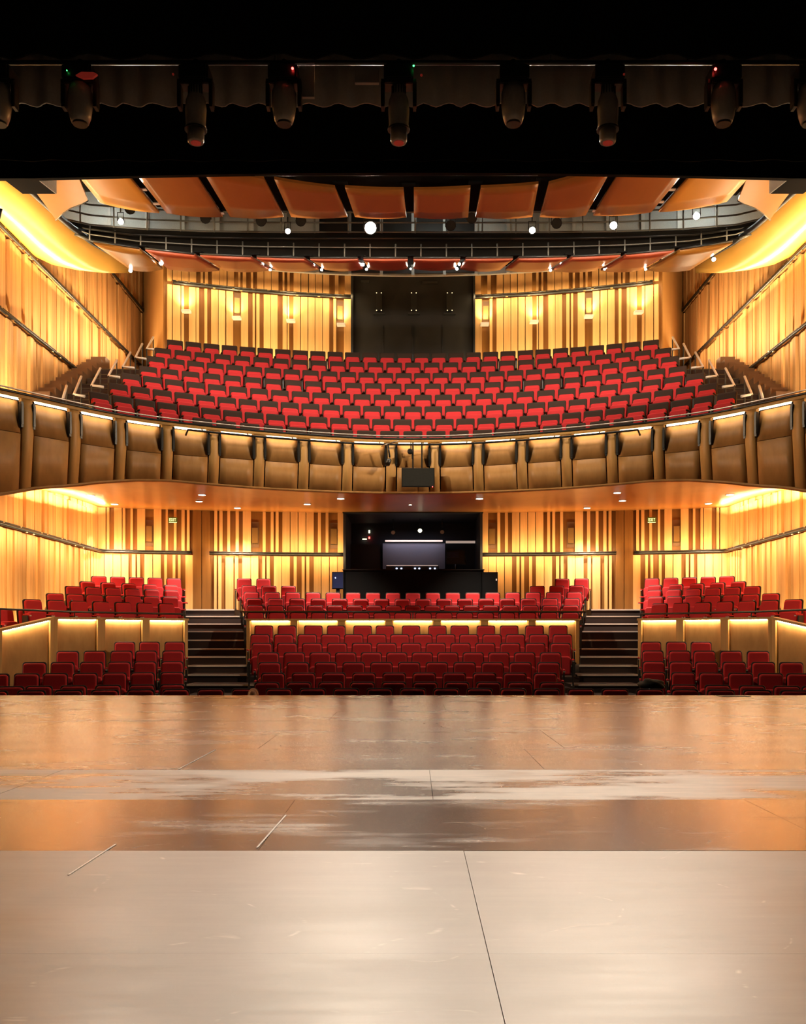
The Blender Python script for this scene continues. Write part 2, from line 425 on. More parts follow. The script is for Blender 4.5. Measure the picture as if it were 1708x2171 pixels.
for par, s in ((wl, 1), (wr, -1)):
    for spans, z0, z1, m in ((secA_up + secB_up, ST_RAIL + 0.06, CZ + 4.28, 'plank'), (secA_lo + secB_lo, -0.2, ST_RAIL - 0.06, 'plank'), (pil, -0.2, CZ + 4.28, 'plank_recess')):
        sp = spans if s > 0 else [(2 * CX - b, 2 * CX - a) for a, b in spans]
        wall_planks(par, bw_d, sp, z0, z1, m, mirror=False)

# ---- back wall of the balcony
def bb_d(X): return 30.9 - 1.36 * (X / 7.47) ** 2
BB_RAIL = CZ + 11.07
bl = arc_strip_wall('wall_back_balcony_left', bb_d, -7.78, -1.95, CZ + 7.4, CZ + 14.2, 'plank_recess', 'slatted timber wall behind the balcony left of the black window')
br = arc_strip_wall('wall_back_balcony_right', bb_d, 1.95, 7.78, CZ + 7.4, CZ + 14.2, 'plank_recess', 'slatted timber wall behind the balcony right of the black window')
bal_up = conv([(62, 100), (108, 180), (185, 245), (252, 310), (350, 370), (385, 412), (447, 508), (512, 572), (580, 635), (672, 690), (712, 740), (782, 800), (835, 890), (895, 955), (960, 1018), (1055, 1070), (1095, 1115), (1150, 1208), (1215, 1272), (1280, 1335), (1340, 1395), (1402, 1455), (1505, 1535), (1590, 1645)], 340, 4.067)
bal_lo = conv([(62, 100), (108, 175), (182, 205), (248, 305), (310, 335), (382, 405), (440, 497), (503, 560), (570, 628), (697, 757), (797, 815), (828, 855), (892, 948), (952, 1010), (1055, 1090), (1097, 1110), (1148, 1205), (1212, 1268), (1275, 1330), (1335, 1395), (1400, 1455), (1492, 1515), (1583, 1645)], 340, 4.067)
for par, s in ((bl, 1), (br, -1)):
    for spans, z0, z1 in ((bal_up, BB_RAIL + 0.06, CZ + 14.2), (bal_lo, CZ + 7.4, BB_RAIL - 0.06)):
        sp = spans if s > 0 else [(2 * CX - b, 2 * CX - a) for a, b in spans]
        wall_planks(par, bb_d, sp, z0, z1, mirror=False)
# plain timber returns beside the balcony wall
for s, nm in ((-1, 'left'), (1, 'right')):
    o = prism('wall_return_' + nm, None, 'post_wood', [(s * 7.76, 29.42, CZ + 6.5), (s * 9.95, 34.75, CZ + 6.5), (s * 9.95, 35.0, CZ + 6.5), (s * 7.70, 29.6, CZ + 6.5)], (0, 0, 8))
    tag(o, 'plain timber return panel at the %s end of the balcony wall' % nm, kind='structure')

# ---- balcony soffit
PC = np.array([(0, 22.6), (1.2, 22.5), (2.42, 22.12), (3.41, 21.75), (4.45, 21.27), (5.45, 20.72), (6.04, 20.30), (6.57, 19.80), (7.01, 19.22), (7.53, 18.52), (7.95, 17.97), (8.7, 17.0), (9.86, 15.5)])
full = np.vstack([PC[::-1] * (-1, 1), PC[1:]])
def densify(pts, n):
    s = np.r_[0, np.cumsum(np.hypot(*np.diff(pts, axis=0).T))]
    u = np.linspace(0, s[-1], n)
    return np.c_[np.interp(u, s, pts[:, 0]), np.interp(u, s, pts[:, 1])]
dn = densify(full, 1200)
ker = np.ones(61) / 61
pad = np.vstack([np.repeat(dn[:1], 30, 0), dn, np.repeat(dn[-1:], 30, 0)])
sm = np.c_[np.convolve(pad[:, 0], ker, 'valid'), np.convolve(pad[:, 1], ker, 'valid')]
sm[:31] = dn[:31]; sm[-31:] = dn[-31:]
S_ = np.r_[0, np.cumsum(np.hypot(*np.diff(sm, axis=0).T))]; S_ -= S_[-1] / 2
SMAX = S_[-1]
def curve(s):
    X = float(np.interp(s, S_, sm[:, 0])); d = float(np.interp(s, S_, sm[:, 1])); return X, d
def cnorm(s):
    x0, d0 = curve(s - 0.08); x1, d1 = curve(s + 0.08)
    t = Vector((x1 - x0, d1 - d0)).normalized(); return Vector((t.y, -t.x)), t
BX = [0, 3.4, 5.4, 6.04, 6.57, 7.01, 7.4, 7.91, 9.9]; BZ = [3.467, 3.44, 3.46, 3.39, 3.26, 3.10, 2.98, 2.74, 2.15]
def bot_z(X): return CZ + float(np.interp(abs(X), BX, BZ))
TOP_Z = CZ + 4.79
grid = []
for i in range(61):
    s = -SMAX + 2 * SMAX * i / 60
    X, d = curve(s); zf = bot_z(X)
    n, t = cnorm(max(-SMAX + .1, min(SMAX - .1, s)))
    Xf, df = X - n.x * 0.12, d - n.y * 0.12
    Xb = max(-9.96, min(9.96, X * 1.0)); db = bw_d(Xb) - 0.0; zb = CZ + 4.10
    row = []
    for j in range(13):
        v = j / 12; e = 1 - (1 - v) ** 2.2
        row.append((Xf + (Xb - Xf) * v, df + (db - df) * v, zf + (zb - zf) * e))
    grid.append(row)
so = sheet('ceiling_soffit', None, 'soffit_wood', grid, (0, 0, 0.1)); tag(so, 'polished amber timber soffit under the balcony', kind='structure')

# ================================================================== BALCONY FRONT
bf = empty('wall_balcony_front', (0, 22.6, 0)); bf.location = (0, 0, 0)
tag(bf, 'curved timber balcony front of lit panels between posts', kind='structure')
def front_pt(s, off, z):
    X, d = curve(s); n, t = cnorm(s)
    return Vector((X + n.x * off, d + n.y * off, z))
def front_sheet(name, mat, s0, s1, prof, n=6, thick=0.04, par=None):
    """prof: list of (offset, z function) from top to bottom; offset towards the stage"""
    g0 = []
    for i in range(n + 1):
        s = s0 + (s1 - s0) * i / n
        X, d = curve(s)
        g0.append([front_pt(s, o, zf(X)) for o, zf in prof])
    sm_ = (s0 + s1) / 2; nn, _ = cnorm(sm_)
    return sheet(name, par or bf, mat, g0, (-nn.x * thick, -nn.y * thick, 0), smooth=True)
def zc(z): return lambda X: CZ + z
FOLD = lambda X: CZ + 4.07 - 0.10 * min(1, max(0, (abs(X) - 4) / 4))
PITCH = 1.05
half = int(SMAX / PITCH)
posts = [PITCH * (k + 0.5) for k in range(-half - 1, half + 1) if abs(PITCH * (k + 0.5)) < SMAX - 0.25]
for k, s in enumerate(posts):
    front_sheet('post', 'post_wood', s - 0.115, s + 0.115, [(0.02, zc(4.66)), (0.07, zc(4.4)), (0.07, FOLD), (-0.03, lambda X: bot_z(X) + 0.0)], n=2, thick=0.10)
for a, b in zip(posts[:-1], posts[1:]):
    s0, s1 = a + 0.145, b - 0.145
    side = -1 if (a + b) < 0 else 1
    front_sheet('upper_panel', 'panel_wood', s0, s1, [(-0.07, zc(4.62)), (0.045, FOLD)], n=5)
    front_sheet('lower_panel', 'panel_wood', s0, s1, [(0.05, lambda X: FOLD(X) - 0.012), (-0.02, lambda X: bot_z(X) + 0.03)], n=5)
    front_sheet('light_strip', 'led_strip', s0 + 0.03, s1 - 0.03, [(0.005, zc(4.658)), (0.03, zc(4.618))], n=5, thick=0.02)
    for e, ss in ((s0, 1), (s1, -1)):
        c = front_pt(e + ss * 0.012 - ss * 0.03, 0.035, CZ + 4.34); nn, t = cnorm(e)
        box('bracket', bf, 'black_metal', c, (0.055, 0.11, 0.50), math.atan2(t.y, t.x), 0.1)
# dark backing, fascia band and capping
front_sheet('backing', 'black_metal', -SMAX + 0.02, SMAX - 0.02, [(-0.14, zc(4.72)), (-0.14, lambda X: bot_z(X))], n=90, thick=0.05)
front_sheet('fascia', 'post_wood', -SMAX + 0.02, SMAX - 0.02, [(0.02, zc(4.735)), (0.035, zc(4.66))], n=90, thick=0.10)
front_sheet('ledge', 'black_metal', -SMAX + 0.02, SMAX - 0.02, [(0.03, zc(4.775)), (0.04, zc(4.735))], n=90, thick=0.34)
front_sheet('bottom_edge', 'panel_wood', -SMAX + 0.02, SMAX - 0.02, [(-0.02, lambda X: bot_z(X) + 0.03), (-0.02, lambda X: bot_z(X) - 0.015)], n=90, thick=0.12)
hr = tube('handrail', None, 'rail_steel', [front_pt(s, 0.02, TOP_Z + 0.03) for s in np.linspace(-SMAX + .1, SMAX - .1, 90)], 0.015)
tag(hr, 'long curved handrail capping the balcony front', 'handrail')
# lighting bar in front of the lit strip, with its bits
lb = empty('lighting_bar', (0, 22.4, CZ + 4.6)); lb.location = (0, 0, 0)
tag(lb, 'black pipe lighting bar running along the middle of the balcony front', 'lighting bar')
ss = [s for s in np.linspace(-5.35, 5.35, 60)]
tube('pipe', lb, 'black_metal', [front_pt(ss[0], 0.0, CZ + 4.50)] + [front_pt(s, 0.17, CZ + 4.585) for s in ss] + [front_pt(ss[-1], 0.0, CZ + 4.50)], 0.024)
for s in np.arange(-5, 5.1, 1.05):
    a = front_pt(s, 0.02, CZ + 4.66); b = front_pt(s, 0.17, CZ + 4.585)
    tube('pipe_bracket', lb, 'black_metal', [a, b], 0.014)
# screen hung from the bar
mn = empty('monitor', (0, 0, 0)); tag(mn, 'flat display screen hanging from the balcony lighting bar', 'monitor')
md = 22.22
p0, p1 = P(852, 993, md), P(920, 1031.5, md)
box('casing', mn, 'black_metal', ((p0.x + p1.x) / 2, md + 0.03, (p0.z + p1.z) / 2), (p1.x - p0.x + 0.02, 0.05, p0.z - p1.z + 0.02))
box('screen', mn, 'monitor_screen', ((p0.x + p1.x) / 2, md, (p0.z + p1.z) / 2), (p1.x - p0.x - 0.02, 0.02, p0.z - p1.z - 0.02))
for px in (875, 894): box2('hanger', mn, 'black_metal', (Xat(px, md) - 0.018, md + 0.0, p0.z), (Xat(px, md) + 0.018, md + 0.03, CZ + 4.6))
lathe('standby_light', mn, 'led_red', [(0.012, 0), (0.012, 0.012)], P(916.5, 1032, md - 0.02), (0, -1, 0), 8)
cm = empty('video_camera'); tag(cm, 'small black camera mounted under the balcony lighting bar', 'camera')
c = P(869, 957, 22.2)
lathe('body', cm, 'black_metal', [(0.05, -0.10), (0.065, -0.06), (0.065, 0.04), (0.045, 0.07)], c, (0, -1, 0))
box('arm', cm, 'black_metal', c + Vector((0.02, 0.05, 0.12)), (0.025, 0.025, 0.2))
box('bracket', cm, 'black_metal', c + Vector((0.06, 0.02, -0.1)), (0.05, 0.04, 0.14))
sl = empty('clamp_lamp'); tag(sl, 'small clamped lamp with silver arm on the balcony bar', 'stage light')
c = P(826, 970, 22.2)
tube('arm', sl, 'chrome', [P(808, 946, 22.2), P(846, 934, 22.15)], 0.014)
tube('stem', sl, 'black_metal', [P(822, 940, 22.2), c], 0.02)
lathe('head', sl, 'dark_steel', [(0.03, -0.09), (0.055, -0.05), (0.06, 0.08)], c + Vector((-0.03, 0, -0.10)), (-0.3, -0.5, -0.8))

# ================================================================== BALCONY TIERS AND SEATS
def rounded_outline(wb, wt, h, r, n=5):
    """trapezoid, bottom corners slightly rounded, top corners rounded"""
    pts = []
    def arc(cx, cz, r, a0, a1):
        for i in range(n + 1):
            a = a0 + (a1 - a0) * i / n; pts.append((cx + r * math.cos(a), cz + r * math.sin(a)))
    arc(-wb / 2 + 0.03, 0.03, 0.03, math.pi * 1.5, math.pi)
    arc(-wt / 2 + r, h - r, r, math.pi, math.pi / 2)
    arc(wt / 2 - r, h - r, r, math.pi / 2, 0)
    arc(wb / 2 - 0.03, 0.03, 0.03, 0, -math.pi / 2)
    return pts
def padded(name, mat, wb, wt, h, r, thick, puff, x=0, y=0, z=0, tilt=0.0):
    """upholstered slab standing on its bottom edge, front towards -Y"""
    out = rounded_outline(wb, wt, h, r); n = len(out)
    V = []; Fc = []
    cx, cz = 0.0, h / 2
    def ring(f, yy):
        for (a, b) in out: V.append((cx + (a - cx) * f, yy, cz + (b - cz) * f))
    ring(0.985, 0.0); ring(1.0, -0.012); ring(1.0, -thick + puff * 0.8); ring(0.96, -thick + puff * 0.2); ring(0.86, -thick)
    for k in range(4):
        for i in range(n):
            j = (i + 1) % n
            Fc.append((k * n + i, k * n + j, (k + 1) * n + j, (k + 1) * n + i))
    Fc.append(tuple(range(n))); Fc.append(tuple(4 * n + i for i in range(n)))
    M = Matrix.Translation((x, y, z)) @ Matrix.Rotation(-tilt, 4, 'X')
    V = [M @ Vector(v) for v in V]
    me = mesh_from(name, V, Fc, mat)
    for p in me.polygons: p.use_smooth = len(p.vertices) == 4
    return me
SEATH = 0.95
TILT = math.radians(9)
def seat_meshes(kind):
    ms = []
    if kind == 'balcony':
        ms.append(('back_shell', padded('back_shell', 'seat_brown', 0.47, 0.475, 0.64, 0.035, 0.05, 0.02, y=0.0, z=0.32, tilt=TILT)))
        ms.append(('back_cushion', padded('back_cushion', 'seat_red', 0.44, 0.41, 0.385, 0.055, 0.07, 0.035, y=-0.035, z=0.395, tilt=TILT)))
    else:
        ms.append(('back_shell', padded('back_shell', 'seat_trim', 0.465, 0.44, 0.64, 0.05, 0.05, 0.02, y=0.0, z=0.32, tilt=TILT)))
        ms.append(('back_cushion', padded('back_cushion', 'seat_red', 0.435, 0.405, 0.575, 0.055, 0.07, 0.035, y=-0.03, z=0.36, tilt=TILT)))
    ms.append(('seat_cushion', padded('seat_cushion', 'seat_red', 0.42, 0.44, 0.40, 0.07, 0.12, 0.05, y=-0.12, z=0.26, tilt=math.radians(8))))
    for sx in (-1, 1):
        bm = bmesh.new(); add_box(bm, (sx * 0.262, -0.20, 0.60), (0.042, 0.30, 0.035)); bmesh.ops.bevel(bm, geom=bm.edges[:], offset=0.01, segments=1, affect='EDGES')
        ms.append(('armrest', bm_mesh('armrest', bm, 'seat_red' if kind == 'stalls' else 'seat_brown')))
        if kind == 'stalls':
            bm = bmesh.new(); add_box(bm, (sx * 0.262, -0.352, 0.572), (0.04, 0.012, 0.024))
            ms.append(('arm_cap', bm_mesh('arm_cap', bm, 'seat_tip')))
        bm = bmesh.new(); add_box(bm, (sx * 0.262, -0.12, 0.29), (0.03, 0.20, 0.58))
        add_box(bm, (sx * 0.262, -0.16, 0.012), (0.05, 0.32, 0.024))
        ms.append(('side_support', bm_mesh('side_support', bm, 'seat_metal')))
    return ms
SEAT = {k: seat_meshes(k) for k in ('balcony', 'stalls')}
def seat(kind, loc, rz, label, group):
    e = empty('balcony_seat' if kind == 'balcony' else 'stalls_seat', loc, rz)
    tag(e, label, 'seat', group)
    last = e
    for n, me in SEAT[kind]:
        o = link(n, me, last if n == 'arm_cap' else e)      # the pale cap belongs to its armrest
        last = o
    return e

B_ROWS = []     # (y centre, d centre, end px, end y)
yc = [746, 766, 788, 810.7, 834.5, 859, 886.5, 911.5]
ends = [(369.5, 718), (343.5, 735.5), (329.5, 753), (312.6, 774), (275, 789), (249, 810.6), (209, 829), (330, 880)]
rowname = ['rearmost', 'second rearmost', 'third rearmost', 'fourth rearmost', 'fifth rearmost', 'third front', 'second front', 'frontmost']
bal = []
for k in range(8):
    d = 29.4 - 0.87 * k; z = (CY - yc[k]) / F * d
    px, py = ends[k]
    de = z * F / (CY - py)
    if k == 7: de = d - 1.35; px = CX - 4.9 / de * F
    Xe = abs(Xat(px, de)); sag = d - de
    R = (Xe ** 2 + sag ** 2) / (2 * sag)
    th = math.asin(min(0.99, Xe / R))
    n = th * R * 2 / 0.553 + 1
    even = (k % 2 == 0)
    N = int(round(n))
    if (N % 2 == 0) != even: N += 1 if n > N else -1
    zt = CZ + z
    bal.append((d, R, th, zt - SEATH))
    for i in range(N):
        a = -th + 2 * th * i / (N - 1)
        X = R * math.sin(a); Y = d - R + R * math.cos(a)
        seat('balcony', (X, Y + 0.1, zt - SEATH), -a, 'red and brown balcony seat, %s in the %s row' % (from_left(i, N), rowname[k]), 'balcony seats')
# stepped floor under the balcony seats
bm = bmesh.new()
for k, (d, R, th, z) in enumerate(bal):
    r0, r1 = R - (0.50 if k < 7 else 0.34), R + 0.42
    t2 = th + 0.45 / R
    n = 40; lo = z - (0.6 if k < 7 else 0.15); ring = []
    for i in range(n + 1):
        a = -t2 + 2 * t2 * i / n
        q = []
        for r in (r0, r1):
            for zz in (lo, z): q.append(bm.verts.new((r * math.sin(a), d - R + r * math.cos(a), zz)))
        ring.append(q)
    for i in range(n):
        a, b = ring[i], ring[i + 1]
        for (u, v) in ((0, 1), (1, 3), (3, 2), (2, 0)): bm.faces.new((a[u], b[u], b[v], a[v]))
    bm.faces.new((ring[0][0], ring[0][1], ring[0][3], ring[0][2])); bm.faces.new((ring[-1][0], ring[-1][1], ring[-1][3], ring[-1][2]))
fb = link('floor_balcony', bm_mesh('floor_balcony', bm, 'carpet')); tag(fb, 'dark carpeted seating tiers of the balcony', kind='structure')
# front gangway slab just behind the balcony front
g0 = []
for s in np.linspace(-SMAX + .05, SMAX - .05, 60):
    a = front_pt(s, -0.16, TOP_Z - 0.75); X, d = curve(s)
    bX = math.copysign(min(9.95, abs(X) + 0.6 * (abs(X) / 9)), X) if abs(X) > 0.01 else 0
    g0.append([a, (bX, max(d + 2.2, 24.0 - 0.25 * abs(X)), TOP_Z - 0.75)])
gw = sheet('floor_balcony_gangway', None, 'carpet', g0, (0, 0, -0.12), smooth=False); tag(gw, 'carpeted gangway behind the balcony front', kind='structure')

# side stairs of the balcony with handrails
rails = [((133.5, 845), (141, 818), None), ((156.7, 836), (172, 798.5), (180, 840.6)), ((194, 817), (212.7, 781), (219.4, 820.7)), ((230, 796.6), (247.5, 763.8), (254, 800)),
         ((260, 778), (276.4, 747), (285, 780)), ((287, 758), (301.5, 729), (310, 761)), ((311, 739.6), (324.7, 715), (333, 741.5))]
for s, nm in ((-1, 'left'), (1, 'right')):
    st = empty('stair'); tag(st, 'carpeted stair climbing the %s end of the balcony seats' % nm, 'stairs')
    for k in range(7):
        d, R, th, z = bal[k]
        xe = R * math.sin(th) + 0.30; ye = d - R + R * math.cos(th)
        for h in (0, 1):
            zz = z - h * 0.27; yy = ye + 0.25 - h * 0.42
            box2('step', st, 'stair_carpet', (min(s * (xe - 0.1), s * 9.3), yy - 0.42, zz - 0.5), (max(s * (xe - 0.1), s * 9.3), yy + 0.55, zz))
            box('nosing', st, 'dark_steel', (s * (xe + 9.3) / 2, yy - 0.425, zz - 0.015), (9.3 - xe, 0.02, 0.03))
    # saw-toothed timber stringer along the wall
    sd = [24.3, 25.5, 26.7, 27.9, 29.1]
    for i in range(4):
        za, zb = CZ + 6.35 + 0.6 * i, CZ + 6.35 + 0.6 * (i + 1)
        a, b = sd[i], sd[i + 1]
        pts = [(s * 9.35, a, za - 0.75), (s * 9.35, a, za), (s * 9.35, a + 0.4, za), (s * 9.35, a + 0.4, za + 0.2), (s * 9.35, a + 0.8, za + 0.2), (s * 9.35, a + 0.8, za + 0.4),
               (s * 9.35, b, za + 0.4), (s * 9.35, b, za - 0.2)]
        prism('stringer', st, 'stair_brown', pts, (s * 0.45, 0, 0))
    for i, (A, B, Cc) in enumerate(rails):
        d = 21.9 + 0.93 * i
        mir = (lambda q: q) if s < 0 else (lambda q: (2 * CX - q[0] , q[1]))
        e = empty('stair_handrail'); tag(e, 'bent steel handrail on the %s balcony stair, %s from the bottom' % (nm, ordinal(i + 1)), 'handrail', 'balcony stair handrails')
        a = P(*mir(A), d); b = P(*mir(B), d + 0.8)
        pts = [b, a]
        if Cc: pts.append(P(*mir(Cc), d - 0.02))
        tube('rail', e, 'nosing', pts, 0.032)
        tube('post', e, 'dark_steel', [b, b + Vector((0, 0, -0.95))], 0.02)
        tube('post', e, 'dark_steel', [a, a + Vector((0, 0, -0.75))], 0.02)

# ================================================================== STALLS
U_Y = [1299, 1284, 1269.5, 1256.5, 1243, 1228.5]; U_D = [24.6 + 0.9 * k for k in range(6)]
U_Z = [(CY - y) / F * d for y, d in zip(U_Y, U_D)]
U_L = [540, 539.7, 538, 533, 528.5, 519]; U_N = [16, 17, 16, 17, 18, 19]
floor_rows = []
# rear centre block
rn = ['front', 'second', 'third', 'fourth', 'fifth', 'rear']
for k in range(6):
    pl = U_L[k]; N = U_N[k]; skip = None
    xe = Xat(pl, U_D[k] - 0.35); xe = abs(xe); R = 24.0
    idx = 0
    vis = []
    for i in range(N):
        X = -xe + 2 * xe * i / (N - 1)
        px = CX + X / U_D[k] * F
        if k == 5 and 575 < px < 1175: continue
        if k == 4 and 640 < px < 1110: continue
        vis.append(X)
    for i, X in enumerate(vis):
        a = math.asin(X / R); Y = U_D[k] - (R - R * math.cos(a))
        seat('stalls', (X, Y + 0.1, CZ + U_Z[k] - SEATH), -a, 'red seat %s, %s row of the rear centre block' % (from_left(i, len(vis)), rn[k]), 'rear stalls seats')
# rear side blocks: (left px, left y), (right px, right y), n
L_ROWS = [((7, 1290.5), (346, 1300), 9), ((67, 1270.4), (352, 1279.2), 7), ((115, 1257.8), (360, 1264.8), 7), ((154.5, 1242.3), (363, 1250.8), 6), ((184.4, 1232.5), (362, 1240.2), 5), ((208, 1221), (367, 1225.5), 5)]
side_rows = []
for k, ((pa, ya), (pb, yb), N) in enumerate(L_ROWS):
    z = U_Z[k]
    da, db = z * F / (CY - ya), z * F / (CY - yb)
    A, B = Vector((Xat(pa, da), da)), Vector((Xat(pb, db), db))
    side_rows.append((A, B, CZ + z - SEATH))
    t = (B - A).normalized(); ang = math.atan2(t.y, t.x)
    for s, nm in ((1, 'left'), (-1, 'right')):
        order = range(N)
        for i in order:
            f = i / (N - 1)
            p = A.lerp(B, f); bow = 0.10 * 4 * f * (1 - f)
            q = p + Vector((-t.y, t.x)) * bow
            j = i if s > 0 else N - 1 - i
            seat('stalls', (s * q.x, q.y + 0.1, CZ + z - SEATH), s * (ang + (0.5 - f) * 0.12), 'red seat %s, %s row of the rear %s block' % (from_left(j, N), rn[k], nm), 'rear stalls seats')
# front centre block: px lists
def lin(a, b, n): return [a + (b - a) * i / (n - 1) for i in range(n)]
F_ROWS = [(1326.6, 22.4, [561, 609, 664, 712, 768, 815.5, 871, 927, 974.5, 1030, 1079, 1132, 1181]), (1345, 21.4, lin(553, 1190, 14)), (1363.5, 20.4, lin(556.6, 1186, 13)),
          (1383.5, 19.4, lin(569.6, 1166, 12)), (1404.6, 18.4, lin(572, 1162, 11)), (1427, 17.4, lin(579, 1155.5, 10)), (1447, 16.45, lin(566, 1170, 10))]
fn = ['rear', 'second rearmost', 'third rearmost', 'fourth rearmost', 'third front', 'second front', 'front']
for k, (y, d, pxs) in enumerate(F_ROWS):
    z = (CY - y) / F * d
    for i, px in enumerate(pxs):
        X = Xat(px, d); Y = d - X * X / 50
        seat('stalls', (X, Y + 0.1, CZ + z - SEATH), -X / 25, 'red seat %s, %s row of the front centre block' % (from_left(i, len(pxs)), fn[k]), 'front stalls seats')
FS_ROWS = [(1361, 20.7, [261, 314, 368]), (1380, 19.7, [139, 197, 254, 307, 364]), (1403, 18.7, [68, 128, 190, 249, 304, 362]), (1426, 17.7, [-14, 51, 112, 176, 239, 298.6, 362]),
           (1452, 16.7, [-55, 16, 77, 151, 225, 297, 362])]
fsn = ['rear', 'second rearmost', 'middle', 'second front', 'front']
fs_floor = []
for k, (y, d, pxs) in enumerate(FS_ROWS):
    z = (CY - y) / F * d
    x1 = Xat(pxs[-1], d); fs_floor.append((d, CZ + z - SEATH))
    for s, nm in ((1, 'left'), (-1, 'right')):
        for i, px in enumerate(pxs):
            X = Xat(px, d); dx = abs(X - x1); Y = d - 0.24 * dx
            X = Xat(px, Y)
            j = i if s > 0 else len(pxs) - 1 - i
            seat('stalls', (s * X, Y + 0.1, CZ + z - SEATH), s * (0.235), 'red seat %s, %s row of the front %s block' % (from_left(j, len(pxs)), fsn[k], nm), 'front stalls seats')
# very front row, low against the stage, running across the aisles
z = (CY - 1462) / F * 15.55
xs = [x for x in np.arange(-7.28, 7.3, 0.56)]
for i, X in enumerate(xs):
    Y = 15.75 - X * X / 60
    seat('stalls', (X, Y + 0.1, CZ + z - SEATH), -X / 30, 'red seat just below the stage edge, %s of that row' % from_left(i, len(xs)), 'front stalls seats')

# stepped stalls floor (one carpeted structure)
bm = bmesh.new()
for k in range(6):
    add_box(bm, (0, U_D[k] + 0.06, CZ + U_Z[k] - SEATH - 0.6), (8.9, 0.95, 1.2))
    A, B, zf = side_rows[k]
    t = (B - A).normalized(); n = Vector((-t.y, t.x)); c = (A + B) / 2
    for s in (1, -1):
        cc = c + n * 0.16; add_box(bm, (s * cc.x, cc.y, zf - 0.6), ((B - A).length + 0.6, 0.95, 1.2), s * math.atan2(t.y, t.x))
for y, d, pxs in F_ROWS:
    zz = CZ + (CY - y) / F * d - SEATH
    add_box(bm, (0, d + 0.06, zz - 0.5), (2 * abs(Xat(pxs[0], d)) + 0.5, 1.02, 1.0))
for d, zz in fs_floor:
    k = fs_floor.index((d, zz)); xa_, xb_ = Xat(FS_ROWS[k][2][0], d) - 0.1, Xat(368, d) + 0.3
    for s in (1, -1): add_box(bm, (s * (xa_ + xb_) / 2, d - 0.12 * (xb_ - xa_) + 0.05, zz - 0.5), (xb_ - xa_, 1.1, 1.0), s * 0.235)
add_box(bm, (0, 15.75, -1.5), (19.6, 1.4, 0.7))
add_box(bm, (0, 23.5, CZ - 0.9), (7.9, 1.4, 0.6))
fs = link('floor_stalls', bm_mesh('floor_stalls', bm, 'carpet')); tag(fs, 'dark carpeted seating tiers of the stalls', kind='structure')

# aisle stairs with bright nosings
N_Y = [1474, 1451, 1430, 1410.6, 1392, 1375, 1356.5, 1338, 1322, 1306, 1292]
N_D = [19.2, 20.1, 21.1, 22.1, 23.2, 24.2, 25.1, 26.0, 26.9, 27.8, 28.7]
N_R = [552, 540, 527, 523, 520, 518, 517, 516, 516, 515, 497]
for s, nm in ((1, 'left'), (-1, 'right')):
    e = empty('aisle_stair'); tag(e, 'dark carpeted aisle stair with bright nosings, %s of the centre seats' % nm, 'stairs')
    for y, d, pr in zip(N_Y, N_D, N_R):
        xa, xb = Xat(394 if y < 1400 else 391, d), Xat(pr, d); zz = Zat(y, d)
        xm, w = s * (xa + xb) / 2, xb - xa
        stp = box('step', e, 'stair_carpet', (xm, d + 0.6, zz - 0.3), (w, 1.2, 0.6))
        sub(stp, 'nosing', 'nosing', (xm, d - 0.006, zz - 0.014), (w, 0.03, 0.036))
    # landing against the back wall
    box('landing', e, 'stair_carpet', (s * (Xat(394, 29.6) + Xat(500, 29.6)) / 2, 30.0, Zat(1292, 28.7) - 0.32), (Xat(500, 29.6) - Xat(394, 29.6), 1.9, 0.6))

# ---- parapet walls between front and rear stalls
def parapet(name, label, pts, ztops, zbot, bays, led):
    """pts: plan polyline of 2 points; ztops top heights at both ends"""
    w = empty(name); tag(w, label, kind='structure')
    (xa, da), (xb, db) = pts; L = math.hypot(xb - xa, db - da); rz = math.atan2(db - da, xb - xa)
    t = Vector((xb - xa, db - da)) / L; n = Vector((t.y, -t.x))
    def at(u, off, z): return Vector((xa + t.x * u + n.x * off, da + t.y * u + n.y * off, z))
    def ztop(u): return ztops[0] + (ztops[1] - ztops[0]) * u / L
    def slab(nm, mat, u0, u1, off, thick, z0f, z1f):
        pts_ = [at(u0, off, z0f(u0)), at(u1, off, z0f(u1)), at(u1, off, z1f(u1)), at(u0, off, z1f(u0))]
        return prism(nm, w, mat, pts_, (-n.x * thick, -n.y * thick, 0))
    zb = lambda u: zbot
    slab('core', 'panel_wood', 0, L, -0.05, 0.10, zb, lambda u: ztop(u) - 0.04)
    slab('cap', 'post_wood', -0.02, L + 0.02, 0.06, 0.24, lambda u: ztop(u) - 0.05, ztop)
    for i in range(bays + 1):
        u = L * i / bays
        a, b = max(0, u - 0.085), min(L, u + 0.085)
        slab('post', 'post_wood', a, b, 0.05, 0.10, zb, lambda u: ztop(u) - 0.05)
    for i in range(bays):
        a, b = L * i / bays + 0.10, L * (i + 1) / bays - 0.10
        slab('panel', 'panel_wood', a, b, -0.015, 0.03, zb, lambda u: ztop(u) - 0.06)
        slab('light_strip', led, a + 0.02, b - 0.02, 0.035, 0.03, lambda u: ztop(u) - 0.066, lambda u: ztop(u) - 0.052)
    return w
PZT = CZ + 0.466
xl = Xat(523, 23.3)
parapet('wall_parapet_centre', 'low timber parapet with lit panels in front of the rear centre seats', [(xl, 23.3), (-xl, 23.3)], (PZT, PZT), -0.3, 7, 'led_strip_low')
LX, LD, LZ = Xat(112, 19.9), 19.9, CZ + 0.438
RX, RD = Xat(396, 22.0), 22.0
parapet('wall_parapet_left', 'low timber parapet with lit panels below the rear left seats', [(LX, LD), (RX, RD)], (LZ, CZ + 0.45), -0.6, 3, 'led_strip_low')
parapet('wall_parapet_right', 'low timber parapet with lit panels below the rear right seats', [(-RX, RD), (-LX, LD)], (CZ + 0.45, LZ), -0.6, 3, 'led_strip_low')
